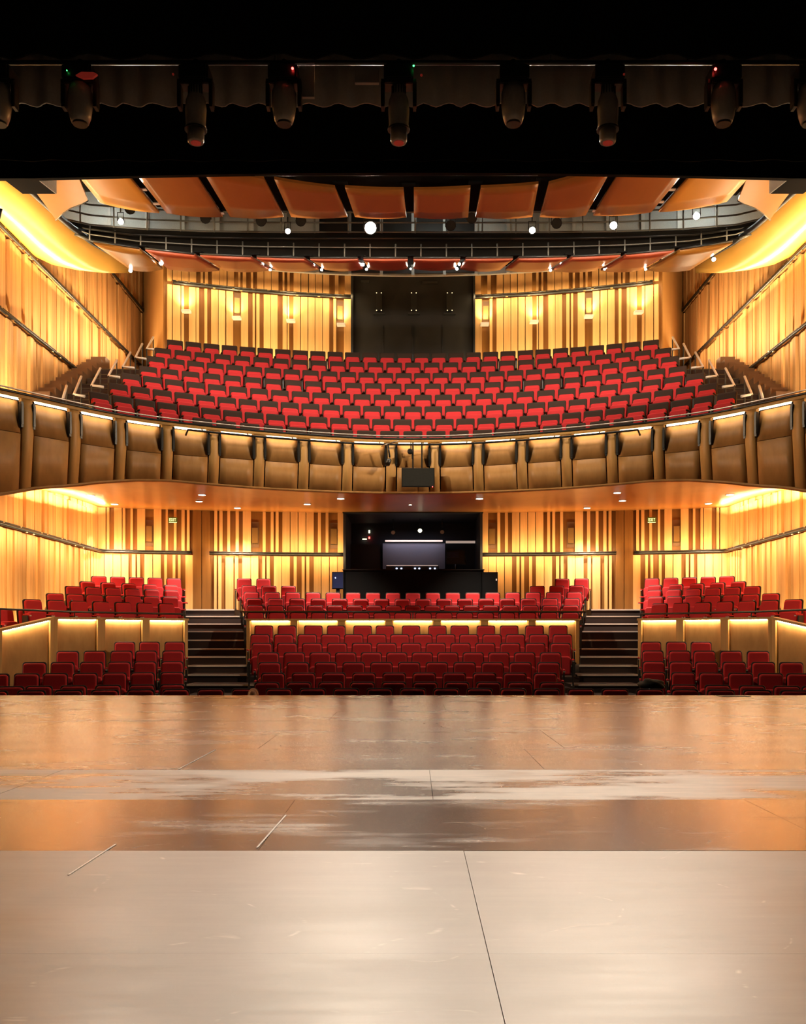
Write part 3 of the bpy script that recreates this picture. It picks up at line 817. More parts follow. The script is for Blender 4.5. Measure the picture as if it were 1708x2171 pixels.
parapet('wall_parapet_far_left', 'sloping timber parapet running to the left side wall', [(-9.86, 17.0), (LX, LD)], (CZ - 0.39, LZ), -1.2, 3, 'led_strip_low')
parapet('wall_parapet_far_right', 'sloping timber parapet running to the right side wall', [(-LX, LD), (9.86, 17.0)], (LZ, CZ - 0.39), -1.2, 3, 'led_strip_low')
# handrails over the parapets
def handrail(name, label, pts, posts):
    e = empty(name); tag(e, label, 'handrail')
    tube('rail', e, 'dark_steel', pts, 0.022)
    for p in posts: tube('post', e, 'black_metal', [p, p + Vector((0, 0, -0.34))], 0.014)
c = [P(508, 1297, 23.5), P(875, 1297, 23.5), P(1242, 1297, 23.5)]
handrail('parapet_handrail', 'dark steel handrail above the centre parapet', c, [P(px, 1297, 23.5) for px in (512, 690, 875, 1060, 1238)])
lp = [P(392, 1302, 22.2), P(158, 1297.5, 20.4), P(0, 1291, 19.2), P(-90, 1288, 18.6)]
handrail('parapet_handrail', 'dark steel handrail above the left parapet', lp, [lp[0], lp[1], lp[2]])
rp = [Vector((-p.x, p.y, p.z)) for p in lp]
handrail('parapet_handrail', 'dark steel handrail above the right parapet', rp, rp[:3])

# ================================================================== WALL RAILS (dark channels with clips)
def wall_rail(label, pts, sag=0.0, clip=0.33):
    e = empty('wall_rail'); tag(e, label, 'rail')
    pts = [Vector(p) for p in pts]
    tube('channel', e, 'black_metal', pts, 0.04, 6)
    tube('cable', e, 'black_metal', [p + Vector((0, -0.03, 0.055)) for p in pts], 0.018, 6)
    L = 0
    rng = random.Random(3)
    for a, b in zip(pts[:-1], pts[1:]):
        v = b - a; n = int(v.length / clip)
        for i in range(n):
            p = a.lerp(b, (i + rng.uniform(0.2, 0.8)) / n)
            box('clip', e, 'brass', p + Vector((0, -0.045, rng.choice([-0.045, 0.0, 0.05]))), (0.075, 0.05, 0.020), math.atan2(v.y, v.x))
    return e
def arcpts(fn, pa, pb, z, off, n=14):
    out = []
    for i in range(n + 1):
        X, d = bw_hit(pa + (pb - pa) * i / n, fn); out.append((X, d - off, z))
    return out
for s, nm in ((1, 'left'), (-1, 'right')):
    f = lambda a: a if s > 0 else 2 * CX - a
    wall_rail('dark rail with clips on the %s balcony back wall' % nm, arcpts(bb_d, f(369), f(746), BB_RAIL, 0.14))
    wall_rail('dark rail with clips on the stalls wall next to the booth, %s side' % nm, arcpts(bw_d, f(446), f(732), ST_RAIL, 0.14))
    wall_rail('dark rail with clips on the stalls wall at the %s corner' % nm, [(-s * 9.78, 17, ST_RAIL), (-s * 9.78, 29.5, ST_RAIL)] + arcpts(bw_d, f(222), f(408), ST_RAIL, 0.14))
    for z, ya, yb, t in ((RAIL_Z[1], 17, 32.6, 'lower'), (RAIL_Z[2], 18, 34.2, 'middle'), (RAIL_Z[3], 26, 34.6, 'upper')):
        wall_rail('%s dark rail with clips along the %s side wall of the balcony' % (t, nm), [(-s * 9.8, ya, z), (-s * 9.8, yb, z)], clip=0.28)

# wall niches (speaker boxes behind timber) and sconces
def niche(label, fn, pa, pb, ya, yb, inner=True):
    e = empty('wall_niche'); tag(e, label, 'wall speaker')
    X0, d0 = bw_hit(pa, fn); X1, d1 = bw_hit(pb, fn); d = (d0 + d1) / 2; rz = math.atan2(d1 - d0, X1 - X0)
    za, zb = Zat(ya, d), Zat(yb, d)
    box('casing', e, 'stair_brown', ((X0 + X1) / 2, d - 0.02, (za + zb) / 2), (X1 - X0, 0.05, za - zb), rz)
    if inner:
        h = za - zb
        box('grille', e, 'niche_panel', ((X0 + X1) / 2, d - 0.08, zb + h * 0.46), ((X1 - X0) * 0.78, 0.09, h * 0.60), rz)
        box('bracket', e, 'brass', ((X0 + X1) / 2, d - 0.08, zb + h * 0.14), ((X1 - X0) * 0.8, 0.10, 0.03), rz)
for nm, f in (('left', lambda a, b: (a, b)), ('right', lambda a, b: (2 * CX - b, 2 * CX - a))):
    niche('tall wall speaker on the %s balcony wall, far from the black window' % nm, bb_d, *f(495.5, 510.5), 622, 674)
    niche('tall wall speaker on the %s balcony wall, beside the black window' % nm, bb_d, *f(713.5, 728), 640, 687)
    niche('wall speaker above the %s rear corner seats' % nm, bw_d, *f(309.5, 325.5), 1103, 1158)
    niche('wall speaker on the %s stalls wall midway to the booth' % nm, bw_d, *f(533, 549), 1107, 1161)
    niche('wall speaker on the %s stalls wall nearest the booth' % nm, bw_d, *f(700, 716), 1109, 1163)
sconces = [(398, 665, 1), (504, 679, 0), (618, 685, 0), (724, 693, 0), (1026, 692, 0), (1130, 687, 0), (1245, 676, 1), (1350, 667, 1)]
for i, (px, py, glow) in enumerate(sconces):
    X, d = bw_hit(px, bb_d); z = Zat(py, d)
    e = empty('wall_sconce'); tag(e, 'small white wall lamp on the balcony back wall, %s' % from_left(i, 8), 'wall lamp', 'balcony wall lamps')
    box('shade', e, 'box_white', (X, d - 0.20, z), (0.27, 0.22, 0.07))
    box('lens', e, 'sconce_glow', (X, d - 0.20, z + 0.04), (0.2, 0.15, 0.012))
    light('sconce_light', 'SPOT', (X, d - 0.30, z + 0.08), 130, WARM, e, target=(X, d - 0.02, z + 1.6), spot_size=math.radians(120), spot_blend=1.0, shadow_soft_size=0.08)

# EXIT signs
FONT = {'E': [(0, 0, .18, 1), (0, .82, .7, 1), (0, .41, .6, .59), (0, 0, .7, .18)], 'I': [(0.1, 0, .3, 1)], 'T': [(0, .82, .8, 1), (.31, 0, .49, .82)]}
for px, nm in ((369, 'left'), (1378.5, 'right')):
    X, d = bw_hit(px, bw_d); d -= 0.15; zc_ = Zat(1102, d); w, h = 0.27, 0.15
    e = empty('exit_sign'); tag(e, 'green exit sign on the %s rear wall' % nm, 'exit sign')
    box('case', e, 'sign_green', (X, d, zc_), (w, 0.05, h))
    box('base', e, 'sign_letter', (X, d, zc_ - h / 2 - 0.012), (w * 0.9, 0.05, 0.014))
    bm = bmesh.new(); x = X - 0.105; sc = 0.10
    for ch in 'EXIT':
        if ch == 'X':
            for a, b in (((0, 0), (.75, 1)), ((0, 1), (.75, 0))):
                p0 = Vector((x + a[0] * sc * .62, d - 0.027, zc_ + (a[1] - .5) * sc)); p1 = Vector((x + b[0] * sc * .62, d - 0.027, zc_ + (b[1] - .5) * sc))
                add_cyl(bm, p0, p1, 0.008, seg=6)
            x += 0.060
        else:
            for (u0, v0, u1, v1) in FONT[ch]:
                add_box(bm, (x + (u0 + u1) / 2 * sc * .62, d - 0.027, zc_ + ((v0 + v1) / 2 - .5) * sc), ((u1 - u0) * sc * .62, 0.006, (v1 - v0) * sc))
            x += {'E': 0.058, 'I': 0.038, 'T': 0.05}[ch]
    link('lettering', bm_mesh('lettering', bm, 'sign_letter'), e)

# ================================================================== CONTROL BOOTH (stalls) and BLACK WINDOW (balcony)
bd = 30.9
bo = empty('control_booth'); tag(bo, 'dark open control booth in the middle of the stalls back wall', 'control booth')
x0, x1 = Xat(733, bd), Xat(1017, bd); zt, zb_ = Zat(1086, bd), Zat(1262, bd)
for n, lo, hi, m in (('back_wall', (x0, 33.6, zb_), (x1, 33.7, zt), 'booth_wall'), ('side_wall', (x0 - 0.08, bd - 0.12, zb_), (x0, 33.7, zt), 'booth_wall'), ('side_wall', (x1, bd - 0.12, zb_), (x1 + 0.08, 33.7, zt), 'booth_wall'),
                     ('top', (x0 - 0.1, bd - 0.15, zt - 0.04), (x1 + 0.1, 33.7, zt + 0.02), 'booth_wall'), ('base', (x0, bd, zb_ - 0.1), (x1, 33.7, zb_), 'booth_wall')):
    box2(n, bo, m, lo, hi)
def bp(px, py, d): return P(px, py, d)
def plate(name, par, mat, pa, ya, pb, yb, d, t=0.05):
    a, b = P(pa, ya, d), P(pb, yb, d)
    return box2(name, par, mat, (a.x, d, b.z), (b.x, d + t, a.z))
plate('lit_panel', bo, 'booth_panel', 811, 1152, 943, 1206, 33.0)
plate('strip_light', bo, 'booth_strip', 816, 1145, 938, 1148.5, 32.9, 0.08)
plate('strip_light', bo, 'booth_strip', 945, 1146.5, 1007, 1151.5, 32.6, 0.08)
light('booth_glow', 'AREA', (P(877, 1140, 32.7)), 4, (0.9, 0.85, 1.0), bo, target=P(877, 1185, 33.0), size=2.0, shape='RECTANGLE', size_y=0.15)
plate('desk', bo, 'black_metal', 818, 1200, 930, 1212, 32.2, 0.6)
plate('desk_edge_glow', bo, 'booth_strip', 819, 1198, 928, 1200, 32.2, 0.3)  # emissive strip paints the lit edge of the desk
for px in (839, 849, 878, 887, 910, 920): plate('indicator', bo, 'led_blue', px, 1204, px + 3, 1206.5, 32.15, 0.03)
plate('indicator', bo, 'booth_lamp', 781, 1124, 784, 1130, 33.5, 0.03)
plate('indicator', bo, 'led_red', 781, 1138, 784, 1142, 33.5, 0.03)
plate('indicator', bo, 'booth_lamp', 768, 1142, 777, 1144, 33.5, 0.03)
plate('cabinet', bo, 'black_metal', 740, 1154, 806, 1212, 33.2, 0.3)
for px, py, gl in ((833, 1127, 0), (890, 1123, 1), (937, 1126, 0)):
    c = P(px, py, 32.3)
    e = empty('booth_lamp'); tag(e, {833: 'tilted silver spotlight inside the booth', 890: 'glowing white spotlight hanging inside the booth', 937: 'dim spotlight at the right inside the booth'}[px], 'lamp')
    lathe('hood', e, 'dark_steel', [(0.03, -0.12), (0.07, -0.05), (0.08, 0.04)], c, (0.2 if px < 860 else 0, -0.6, -0.6))
    lathe('lens', e, 'booth_lamp' if gl else 'seat_tip', [(0.07, 0.0), (0.07, 0.01)], c + Vector((0, -0.04, -0.035)), (0.2 if px < 860 else 0, -0.8, -0.4))
    tube('stem', e, 'black_metal', [c + Vector((0, 0.03, 0.05)), c + Vector((0, 0.03, 0.55))], 0.012)
e = empty('booth_monitor'); tag(e, 'dark monitor on an angled stand at the right inside the booth', 'monitor')
plate('screen', e, 'black_metal', 946, 1166, 985, 1196, 32.4, 0.05); plate('bezel', e, 'monitor_blue', 948, 1170, 972, 1182, 32.38, 0.02)
tube('arm', e, 'brass', [P(982, 1168, 32.5), P(988, 1196, 32.5)], 0.02); tube('stand', e, 'black_metal', [P(966, 1196, 32.5), P(966, 1212, 32.5)], 0.03)
# black half wall in front of the booth
hw = empty('booth_half_wall'); tag(hw, 'black half wall standing in front of the control booth', 'half wall')
z0_ = 0.9
a, b = P(727, 1209, 28.5), P(1025, 1209, 28.5)
box2('front', hw, 'black_paint', (a.x, 28.5, z0_), (b.x, 28.6, a.z)); box2('cap', hw, 'black_metal', (a.x - 0.02, 28.46, a.z), (b.x + 0.02, 28.8, a.z + 0.03))
a2, b2 = P(1022, 1213, 28.4), P(1055, 1213, 28.4)
box2('end_cabinet', hw, 'black_paint', (a2.x, 28.4, z0_), (b2.x, 28.9, a2.z))
box2('side', hw, 'black_paint', (a.x, 28.5, z0_), (a.x + 0.08, 30.8, a.z)); box2('side', hw, 'black_paint', (b.x - 0.08, 28.5, z0_), (b.x, 30.8, a.z))
plate('latch', hw, 'booth_strip', 1051, 1227, 1053, 1231, 28.37, 0.03)
mb = empty('booth_screen'); tag(mb, 'dark blue screen at the left end of the black half wall', 'monitor')
plate('screen', mb, 'monitor_blue', 705, 1214, 727, 1247, 28.45, 0.03); plate('casing', mb, 'black_metal', 703.5, 1212.5, 728, 1249, 28.47, 0.06); plate('indicator', mb, 'led_blue', 710, 1224, 711.5, 1226, 28.43, 0.02)
plate('stand', mb, 'black_metal', 712, 1249, 720, 1290, 28.5, 0.05)

bwn = empty('projection_window'); tag(bwn, 'black projection room window wall behind the middle of the balcony', 'window wall')
dd = 30.55
plate('panel', bwn, 'screen_dark', 747, 560, 1004, 765, dd, 0.08)
for px in (811.5, 875, 938): plate('joint', bwn, 'black_metal', px - 0.7, 690, px + 0.7, 765, dd - 0.012, 0.02)
plate('frame', bwn, 'black_metal', 743.5, 555, 748.5, 765, dd - 0.1, 0.3); plate('frame', bwn, 'black_metal', 1003, 555, 1007, 765, dd - 0.1, 0.3)
for px0, px1, y in ((765, 782, 594), (895, 927, 596)): plate('plate', bwn, 'dark_steel', px0, y, px1, y + 5, dd - 0.03, 0.03)
for i, px in enumerate((803, 877, 953)):
    e = empty('projector_light'); tag(e, 'black twin lamp unit on the projection window, %s' % ('leftmost', 'middle', 'rightmost')[i], 'lamp', 'projection window lamps')
    plate('body', e, 'black_metal', px - 6, 620, px + 6, 658, dd - 0.14, 0.14)
    plate('tray', e, 'dark_steel', px - 12, 663, px + 12, 665, dd - 0.2, 0.2)
    for k in (-5, 5):
        for y in (621, 658): lathe('lens', e, 'dot_glow', [(0.018, 0), (0.018, 0.012)], P(px + k, y, dd - 0.15), (0, -1, 0), 8)

# ================================================================== CEILING REFLECTORS
ZC = 9.9
# rear ring panels: joint lines (near end, far end)
rj = [((192, 516), (272, 575)), ((302, 531), (351, 573)), ((418, 543), (471, 576)), ((538, 548), (579, 575)), ((651, 551), (683, 574)), ((764, 551), (776, 573)), ((870, 551), (870, 572)),
      ((981, 551), (969, 573)), ((1093, 550), (1065, 575)), ((1207, 548), (1164, 576)), ((1321, 543), (1267, 576)), ((1435, 533), (1363, 575)), ((1558, 516), (1468, 575))]
def patch(near_a, near_b, far_a, far_b, zn, zf, sag, nu=9, nv=5, bow=0.0):
    g = []
    A, B, C_, D_ = PZ(*near_a, zn), PZ(*near_b, zn), PZ(*far_a, zf), PZ(*far_b, zf)
    for i in range(nu):
        u = i / (nu - 1); row = []
        for j in range(nv):
            v = j / (nv - 1)
            p = A.lerp(B, u).lerp(C_.lerp(D_, u), v)
            p = p + Vector((0, bow * 4 * u * (1 - u), -sag * 4 * u * (1 - u) * (0.35 + 0.65 * v)))
            row.append(p)
        g.append(row)
    return g
for i in range(len(rj) - 1):
    (na, fa), (nb, fb_) = rj[i], rj[i + 1]
    gp = 6
    e = empty('ceiling_reflector'); tag(e, 'curved red-brown ceiling reflector in the rear arc, %s' % from_left(i, 12), 'ceiling panel', 'rear arc reflectors')
    m = 'corner_wood' if i in (0, 11) else 'ceiling_ring'
    sheet('panel', e, m, patch((na[0] + gp, na[1]), (nb[0] - gp, nb[1]), (fa[0] + gp, fa[1] - 2), (fb_[0] - gp, fb_[1] - 2), ZC - 0.25, ZC, 0.05), (0, 0, 0.06))
    A, B = PZ(na[0] + gp, na[1], ZC - 0.25), PZ(nb[0] - gp, nb[1], ZC - 0.25)
    tube('edge_trim', e, 'dark_steel', [A + Vector((0, -0.02, 0.05)), B + Vector((0, -0.02, 0.05))], 0.025)
    prism('joint_dark_strip', e, 'velvet', [PZ(nb[0] - 9, nb[1], ZC - 0.25) , PZ(nb[0] + 9, nb[1], ZC - 0.25), PZ(fb_[0] + 9, fb_[1] - 3, ZC), PZ(fb_[0] - 9, fb_[1] - 3, ZC)], (0, 0, 0.03)).location.z = 0.10  # black strip added above the joint to keep the gap dark
# front panels: joint lines near (upper in view) to far
fj = [((120, 330), (204, 430)), ((258, 345), (345, 452)), ((410, 348), (480, 460)), ((570, 380), (609, 460)), ((720, 398), (744, 460)), ((866, 402), (869, 461)),
      ((1008, 398), (1000, 461)), ((1152, 390), (1136, 460)), ((1312, 350), (1249, 457)), ((1478, 345), (1388, 450)), ((1640, 330), (1548, 428))]
for i in range(len(fj) - 1):
    (na, fa), (nb, fb_) = fj[i], fj[i + 1]
    gp, gf = 11, 8
    e = empty('ceiling_reflector'); tag(e, 'curved brown ceiling reflector in the front arc, %s' % from_left(i, 10), 'ceiling panel', 'front arc reflectors')
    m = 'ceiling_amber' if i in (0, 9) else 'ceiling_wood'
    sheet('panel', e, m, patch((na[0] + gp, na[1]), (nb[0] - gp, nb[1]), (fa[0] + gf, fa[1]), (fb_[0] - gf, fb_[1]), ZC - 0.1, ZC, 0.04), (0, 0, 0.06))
    prism('joint_dark_strip', e, 'velvet', [PZ(nb[0] - 15, nb[1], ZC - 0.1) , PZ(nb[0] + 15, nb[1], ZC - 0.1), PZ(fb_[0] + 12, fb_[1] - 2, ZC), PZ(fb_[0] - 12, fb_[1] - 2, ZC)], (0, 0, 0.03)).location.z = 0.12  # added black strip that darkens the gap between front panels
    tube('edge_trim', e, 'dark_steel', [PZ(fa[0] + gf, fa[1], ZC) + Vector((0, 0.02, 0.05)), PZ(fb_[0] - gf, fb_[1], ZC) + Vector((0, 0.02, 0.05))], 0.025)
for i, (px, py) in enumerate(((304, 402), (331, 432), (455, 441), (468, 452), (1290, 430), (1262, 447), (1425, 402), (1400, 428))):
    c = PZ(px, py, ZC + 0.02)
    e = empty('joint_lamp'); tag(e, 'small pale lamp plate in a front reflector joint, %s' % from_left([0, 1, 2, 3, 5, 4, 7, 6][i], 8), 'lamp', 'front joint lamps')
    box('plate', e, 'seat_tip', c, (0.14, 0.10, 0.02)); box('housing', e, 'black_metal', c + Vector((0, 0, 0.05)), (0.1, 0.09, 0.08))
# bright side wings along the walls and the corner reflectors
outer = [(-190, 260), (-90, 395), (0, 481), (28, 514), (62, 541), (110, 561), (165, 573), (220, 579), (276, 579)]
inner = [(-130, 225), (-60, 325), (8, 392), (62, 430), (108, 470), (150, 506), (195, 538), (235, 560), (277, 577)]
for s, nm in ((1, 'left'), (-1, 'right')):
    mir = (lambda q: q) if s > 0 else (lambda q: (2 * CX - q[0] + (0), q[1]))
    g = []
    for a, b in zip(outer, inner):
        A, B = PZ(*mir(a), ZC), PZ(*mir(b), ZC)
        A.x = max(-9.86, min(9.86, A.x))
        row = []
        for j in range(7):
            v = j / 6; p = A.lerp(B, v); p.z += -0.22 * math.sin(math.pi * v) * min(1, (A - B).length) + 0.28 * v
            row.append(p)
        g.append(row)
    e = empty('ceiling_wing'); tag(e, 'long glowing amber ceiling wing along the %s side wall' % nm, 'ceiling panel')
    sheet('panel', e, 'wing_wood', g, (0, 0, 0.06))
    tube('edge_trim', e, 'black_metal', [r[-1] + Vector((0, 0, 0.02)) for r in g], 0.075)  # edge trim thickened into a black line for the dark gap beside the wing
    cpts = [(70, 400), (50, 350), (150, 340), (170, 385), (186, 425), (172, 432), (150, 440), (132, 452), (118, 466), (100, 440)]
    e = empty('corner_reflector'); tag(e, 'amber corner ceiling reflector with a scooped edge at the %s' % nm, 'ceiling panel')
    prism('panel', e, 'corner_wood', [PZ(*mir(q), ZC - 0.05) for q in cpts], (0, 0, 0.06))
    tube('edge_trim', e, 'dark_steel', [PZ(*mir(q), ZC - 0.03) for q in cpts[4:9]], 0.022)
    # hanging box beside the proscenium
    e = empty('proscenium_box'); tag(e, 'black box with a white side hanging at the %s end of the header' % nm, 'equipment box')
    dn_, dq = 15.25, 15.72
    c_ = P(*mir((117, 411)), dq); zlo = c_.z; zhi = zlo + 0.9
    xb, xa = c_.x, P(*mir((48, 411)), dq).x
    xb2, xa2 = P(*mir((80, 383)), dn_).x, P(*mir((10, 383)), dn_).x
    prism('body', e, 'black_paint', [(xa, dq, zlo), (xb, dq, zlo), (xb2, dn_, zlo), (xa2, dn_, zlo)], (0, 0, zhi - zlo))
    o_ = Vector((0.004 * s, -0.002, 0))
    prism('side', e, 'box_white', [Vector((xb, dq, zlo)) + o_, Vector((xb2, dn_, zlo)) + o_, Vector((xb2, dn_, zhi)) + o_, Vector((xb, dq, zhi)) + o_], (0.02 * s, 0.0, 0))
    e = empty('wall_spotlight'); tag(e, 'small black lamp bracketed beside the %s ceiling wing' % nm, 'stage light')
    c = P(*mir((-2, 452)), 16.6)
    aim = Vector((4.2 * s, 22.0, CZ + 4.4)); ax = (aim - c).normalized()
    lathe('head', e, 'black_metal', [(0.05, -0.24), (0.08, -0.2), (0.08, -0.02), (0.095, 0.04)], c, ax); tube('arm', e, 'black_metal', [c, c + Vector((-0.7 * s, 0, 0.25))], 0.02)
    lathe('lens', e, 'slot_lens', [(0.075, 0.0), (0.075, 0.03)], c, ax)
    light('beam', 'SPOT', c + ax * 0.06, 2000, (1.0, 0.80, 0.56), e, target=aim, spot_size=math.radians(88), spot_blend=1.0, shadow_soft_size=0.1)

vp = box2('ceiling_front_dark_plate', None, 'velvet', (-9.95, 15.1, CZ + 10.35), (9.95, 21.9, CZ + 10.45)); tag(vp, 'black plate put in for the dark void above the front reflectors', kind='structure')  # added black plate, keeps the space above the reflectors dark

# ================================================================== CATWALK ABOVE THE REFLECTORS
def sym(pts): return pts + [(2 * CX - a, b) for a, b in pts[::-1]]
cwk = empty('catwalk'); tag(cwk, 'dark steel lighting catwalk curving above the ceiling reflectors', 'catwalk')
lowc = sym([(150, 492), (200, 512), (300, 528), (430, 539), (560, 544), (700, 547), (820, 548)])
topc = sym([(135, 466), (180, 481), (280, 494), (430, 500), (560, 502), (700, 502), (820, 502)])
dcat = 25.3
def cat_d(px): return dcat - 1.6 * ((px - CX) / 740) ** 2
g = [[P(a[0], a[1], cat_d(a[0])), P(b[0], b[1] + 6, cat_d(b[0]) + 0.25)] for a, b in zip(lowc, topc)]
sheet('fascia', cwk, 'catwalk_dark', g, (0, 0.06, 0), smooth=False)
tube('lower_chord', cwk, 'dark_steel', [P(a, b, cat_d(a) - 0.08) for a, b in lowc], 0.045)
tube('upper_chord', cwk, 'dark_steel', [P(a, b + 3, cat_d(a) - 0.05) for a, b in topc], 0.035)
mid = [((a[0] + b[0]) / 2, (a[1] + b[1]) / 2) for a, b in zip(lowc, topc)]
tube('middle_chord', cwk, 'catwalk_rail', [P(a, b, cat_d(a) - 0.10) for a, b in mid], 0.016)
lowx = [a for a, b in lowc]
for px in np.arange(190, 1570, 54):
    yl = float(np.interp(px, lowx, [b for a, b in lowc])); yt = yl - 30
    tube('upright', cwk, 'catwalk_rail', [P(px, yl, cat_d(px) - 0.12), P(px, yt, cat_d(px) - 0.06)], 0.02)
deck = sym([(130, 464), (190, 478), (300, 487), (430, 492), (600, 494), (875, 494)][:-1] + [(820, 494)])
g = [[P(a, b + 8, cat_d(a) + 0.9), P(a, b, cat_d(a) + 0.92)] for a, b in deck]
sheet('deck', cwk, 'catwalk_dark', [[r[0], r[1], r[1] + Vector((0, 1.0, 0))] for r in g], (0, 0.0, -0.05), smooth=False)
tube('kick_rail', cwk, 'catwalk_rail', [P(a, b - 2, cat_d(a) + 0.88) for a, b in deck], 0.022)
tube('hand_rail', cwk, 'catwalk_rail', [P(a, b - 22, cat_d(a) + 0.88) for a, b in deck], 0.024)
tube('top_rail', cwk, 'catwalk_rail', [P(a, b - 44, cat_d(a) + 0.88) for a, b in deck], 0.024)
for px in np.arange(170, 1590, 71):
    y = float(np.interp(px, [a for a, b in deck], [b for a, b in deck]))
    tube('stanchion', cwk, 'catwalk_rail', [P(px, y, cat_d(px) + 0.86), P(px, y - 46, cat_d(px) + 0.86)], 0.022)
# grey wall of the roof void
V, Fc = [], []
n = 30
for i in range(n + 1):
    X = -9.7 + 19.4 * i / n; d = 28.4 - 2.4 * (X / 9.7) ** 2
    V += [(X, d, CZ + 10.9), (X, d, CZ + 15.3), (X, d + 0.1, CZ + 10.9), (X, d + 0.1, CZ + 15.3)]
for i in range(n):
    a, b = i * 4, i * 4 + 4
    Fc += [(a, b, b + 1, a + 1), (a + 2, b + 2, b + 3, a + 3), (a, b, b + 2, a + 2), (a + 1, b + 1, b + 3, a + 3)]
rv = link('wall_roof_void', mesh_from('wall_roof_void', V, Fc, 'grey_paint')); tag(rv, 'grey wall of the roof void behind the catwalk', kind='structure')
for i in range(1, 20):
    X = -9.0 + 18.0 * (i - 0.5) / 19; d = 28.4 - 2.4 * (X / 9.7) ** 2
    box('mullion', rv, 'grey_paint', (X, d - 0.03, CZ + 13.1), (0.09, 0.06, 4.4))
for i in range(7, 12):
    X = -9.0 + 18.0 * i / 19; d = 28.4 - 2.4 * (X / 9.7) ** 2
    box('wall_shade_panel', rv, 'catwalk_dark', (X, d - 0.035, CZ + 13.1), (0.86, 0.05, 4.3))  # dark panels put the shade of the unlit middle onto the grey wall
for nm, px, py in (('left', 240, 425), ('right', 1480, 425), ('middle', 926, 452)):
    d = cat_d(px) + (1.3 if nm != 'middle' else 1.6); c = P(px, py, d)
    e = empty('tube_lamp'); tag(e, 'bare fluorescent tube lamp above the catwalk at the %s' % nm, 'lamp')
    cyl('tube', e, 'tube_lamp', c + Vector((-0.4, 0, 0)), c + Vector((0.4, 0, 0)), 0.018)
    box('fitting', e, 'grey_paint', c + Vector((0, 0, 0.04)), (0.86, 0.06, 0.04))

# ================================================================== LAMPS
def spot_thing(label, c, aim, energy, cat='stage light', group=None, r=0.10, L=0.42, lens='lamp_lens', size=60, blend=0.6, cone=True, color=SOFT, hang=0.35):
    e = empty('spotlight'); tag(e, label, cat, group)
    ax = (Vector(aim) - Vector(c)).normalized(); c = Vector(c)
    hs_ = lathe('housing', e, 'black_metal', [(r * 0.55, -L), (r * 0.9, -L * 0.85), (r * 0.9, -L * 0.2), (r * 1.05, -0.015), (r * 1.15, 0.02)], c, ax, 12)
    lathe('lens', hs_, lens, [(r * 0.9, 0.018), (r * 0.9, 0.026)], c, ax, 14)
    if hang:
        tube('yoke', e, 'dark_steel', [c - ax * L * 0.5 + Vector((-r * 1.1, 0, 0)), c - ax * L * 0.5 + Vector((-r * 1.1, 0, hang * 0.6)), c - ax * L * 0.5 + Vector((r * 1.1, 0, hang * 0.6)), c - ax * L * 0.5 + Vector((r * 1.1, 0, 0))], 0.014)
        tube('clamp', e, 'dark_steel', [c - ax * L * 0.5 + Vector((0, 0, hang * 0.6)), c - ax * L * 0.5 + Vector((0, 0, hang))], 0.018)
    light('beam', 'SPOT', c + ax * 0.05, energy, color, e, target=aim, spot_size=math.radians(size), spot_blend=blend, shadow_soft_size=r * 0.8)
    return e
EYE = Vector((0, 0, CZ))
stars = [(256, 470, 'at the far left', 1.0, .07), (610, 490, 'left of the brightest one', 1.0, .07), (785, 483, 'that glares brightest near the middle', 2.0, .16), (1128, 488, 'right of the middle', 1.2, .085),
         (1300, 478, 'second from the right', 1.3, .10), (1476, 458, 'at the far right', 1.2, .09)]
for px, py, nm, k, r in stars:
    d = cat_d(px) - 0.35
    c = P(px, py, d); aim = Vector((0.5 + c.x * 0.12, 4.0, 0))
    spot_thing('lit spotlight on the catwalk ' + nm, c, aim, 1450 * k, group='catwalk spotlights', r=r, size=44, blend=1.0)
unlit = [(553, 468, 'left of the middle'), (637, 468, 'beside the second star'), (955, 478, 'hanging at the centre right'), (1180, 473, 'round faced right of the middle'), (1000, 462, 'behind the centre right'), (435, 462, 'left on the post'), (275, 442, 'above the far left star')]
for px, py, nm in unlit:
    d = cat_d(px) - 0.1; c = P(px, py, d)
    e = empty('unlit_spotlight'); tag(e, 'dark unlit spotlight on the catwalk, ' + nm, 'stage light', 'unlit catwalk spotlights')
    ax = (Vector((0, 8, 2)) - c).normalized()
    lathe('housing', e, 'black_metal', [(0.06, -0.4), (0.1, -0.33), (0.1, -0.1), (0.13, 0.0), (0.14, 0.05)], c, ax, 12)
    lathe('lens', e, 'dark_steel', [(0.12, 0.045), (0.12, 0.055)], c, ax, 12)
    tube('yoke', e, 'dark_steel', [c + Vector((-0.13, 0.1, 0)), c + Vector((-0.13, 0.1, 0.25)), c + Vector((0.13, 0.1, 0.25)), c + Vector((0.13, 0.1, 0))], 0.014)
slots = [(278, 575, 1.0, .05), (343, 559, 1.3, .06), (446, 563, .5, .03), (557, 561, .8, .042), (573, 573, .5, .035), (665, 563, .8, .04), (682, 573, .5, .035), (769, 562, 1.0, .045), (777, 572, .6, .035), (870, 571, .4, .025),
         (973, 561, .8, .04), (968, 571, .7, .04), (1083, 563, .5, .03), (1166, 574, .6, .035), (1188, 560, .5, .03), (1280, 572, .5, .03), (1367, 572, .6, .035), (1400, 556, .7, .04), (1511, 551, 1.3, .055)]
for i, (px, py, k, r) in enumerate(slots):
    c = PZ(px, py, ZC - 0.03); c = c + Vector((0, -0.05, 0))
    tgt = Vector((c.x * 0.75, 21.0 + 4.5 * (i % 3), 1.5)) if i % 3 else Vector((c.x * 0.85, 26.0, CZ + 6.0))
    spot_thing('small lamp in the joints of the rear reflector arc, %s' % from_left(i, len(slots)), c, Vector((c.x * 0.8, 12, CZ)), 0.0, 'lamp', 'reflector slot lamps', r=r, L=0.14, lens='slot_lens', size=40, hang=0)
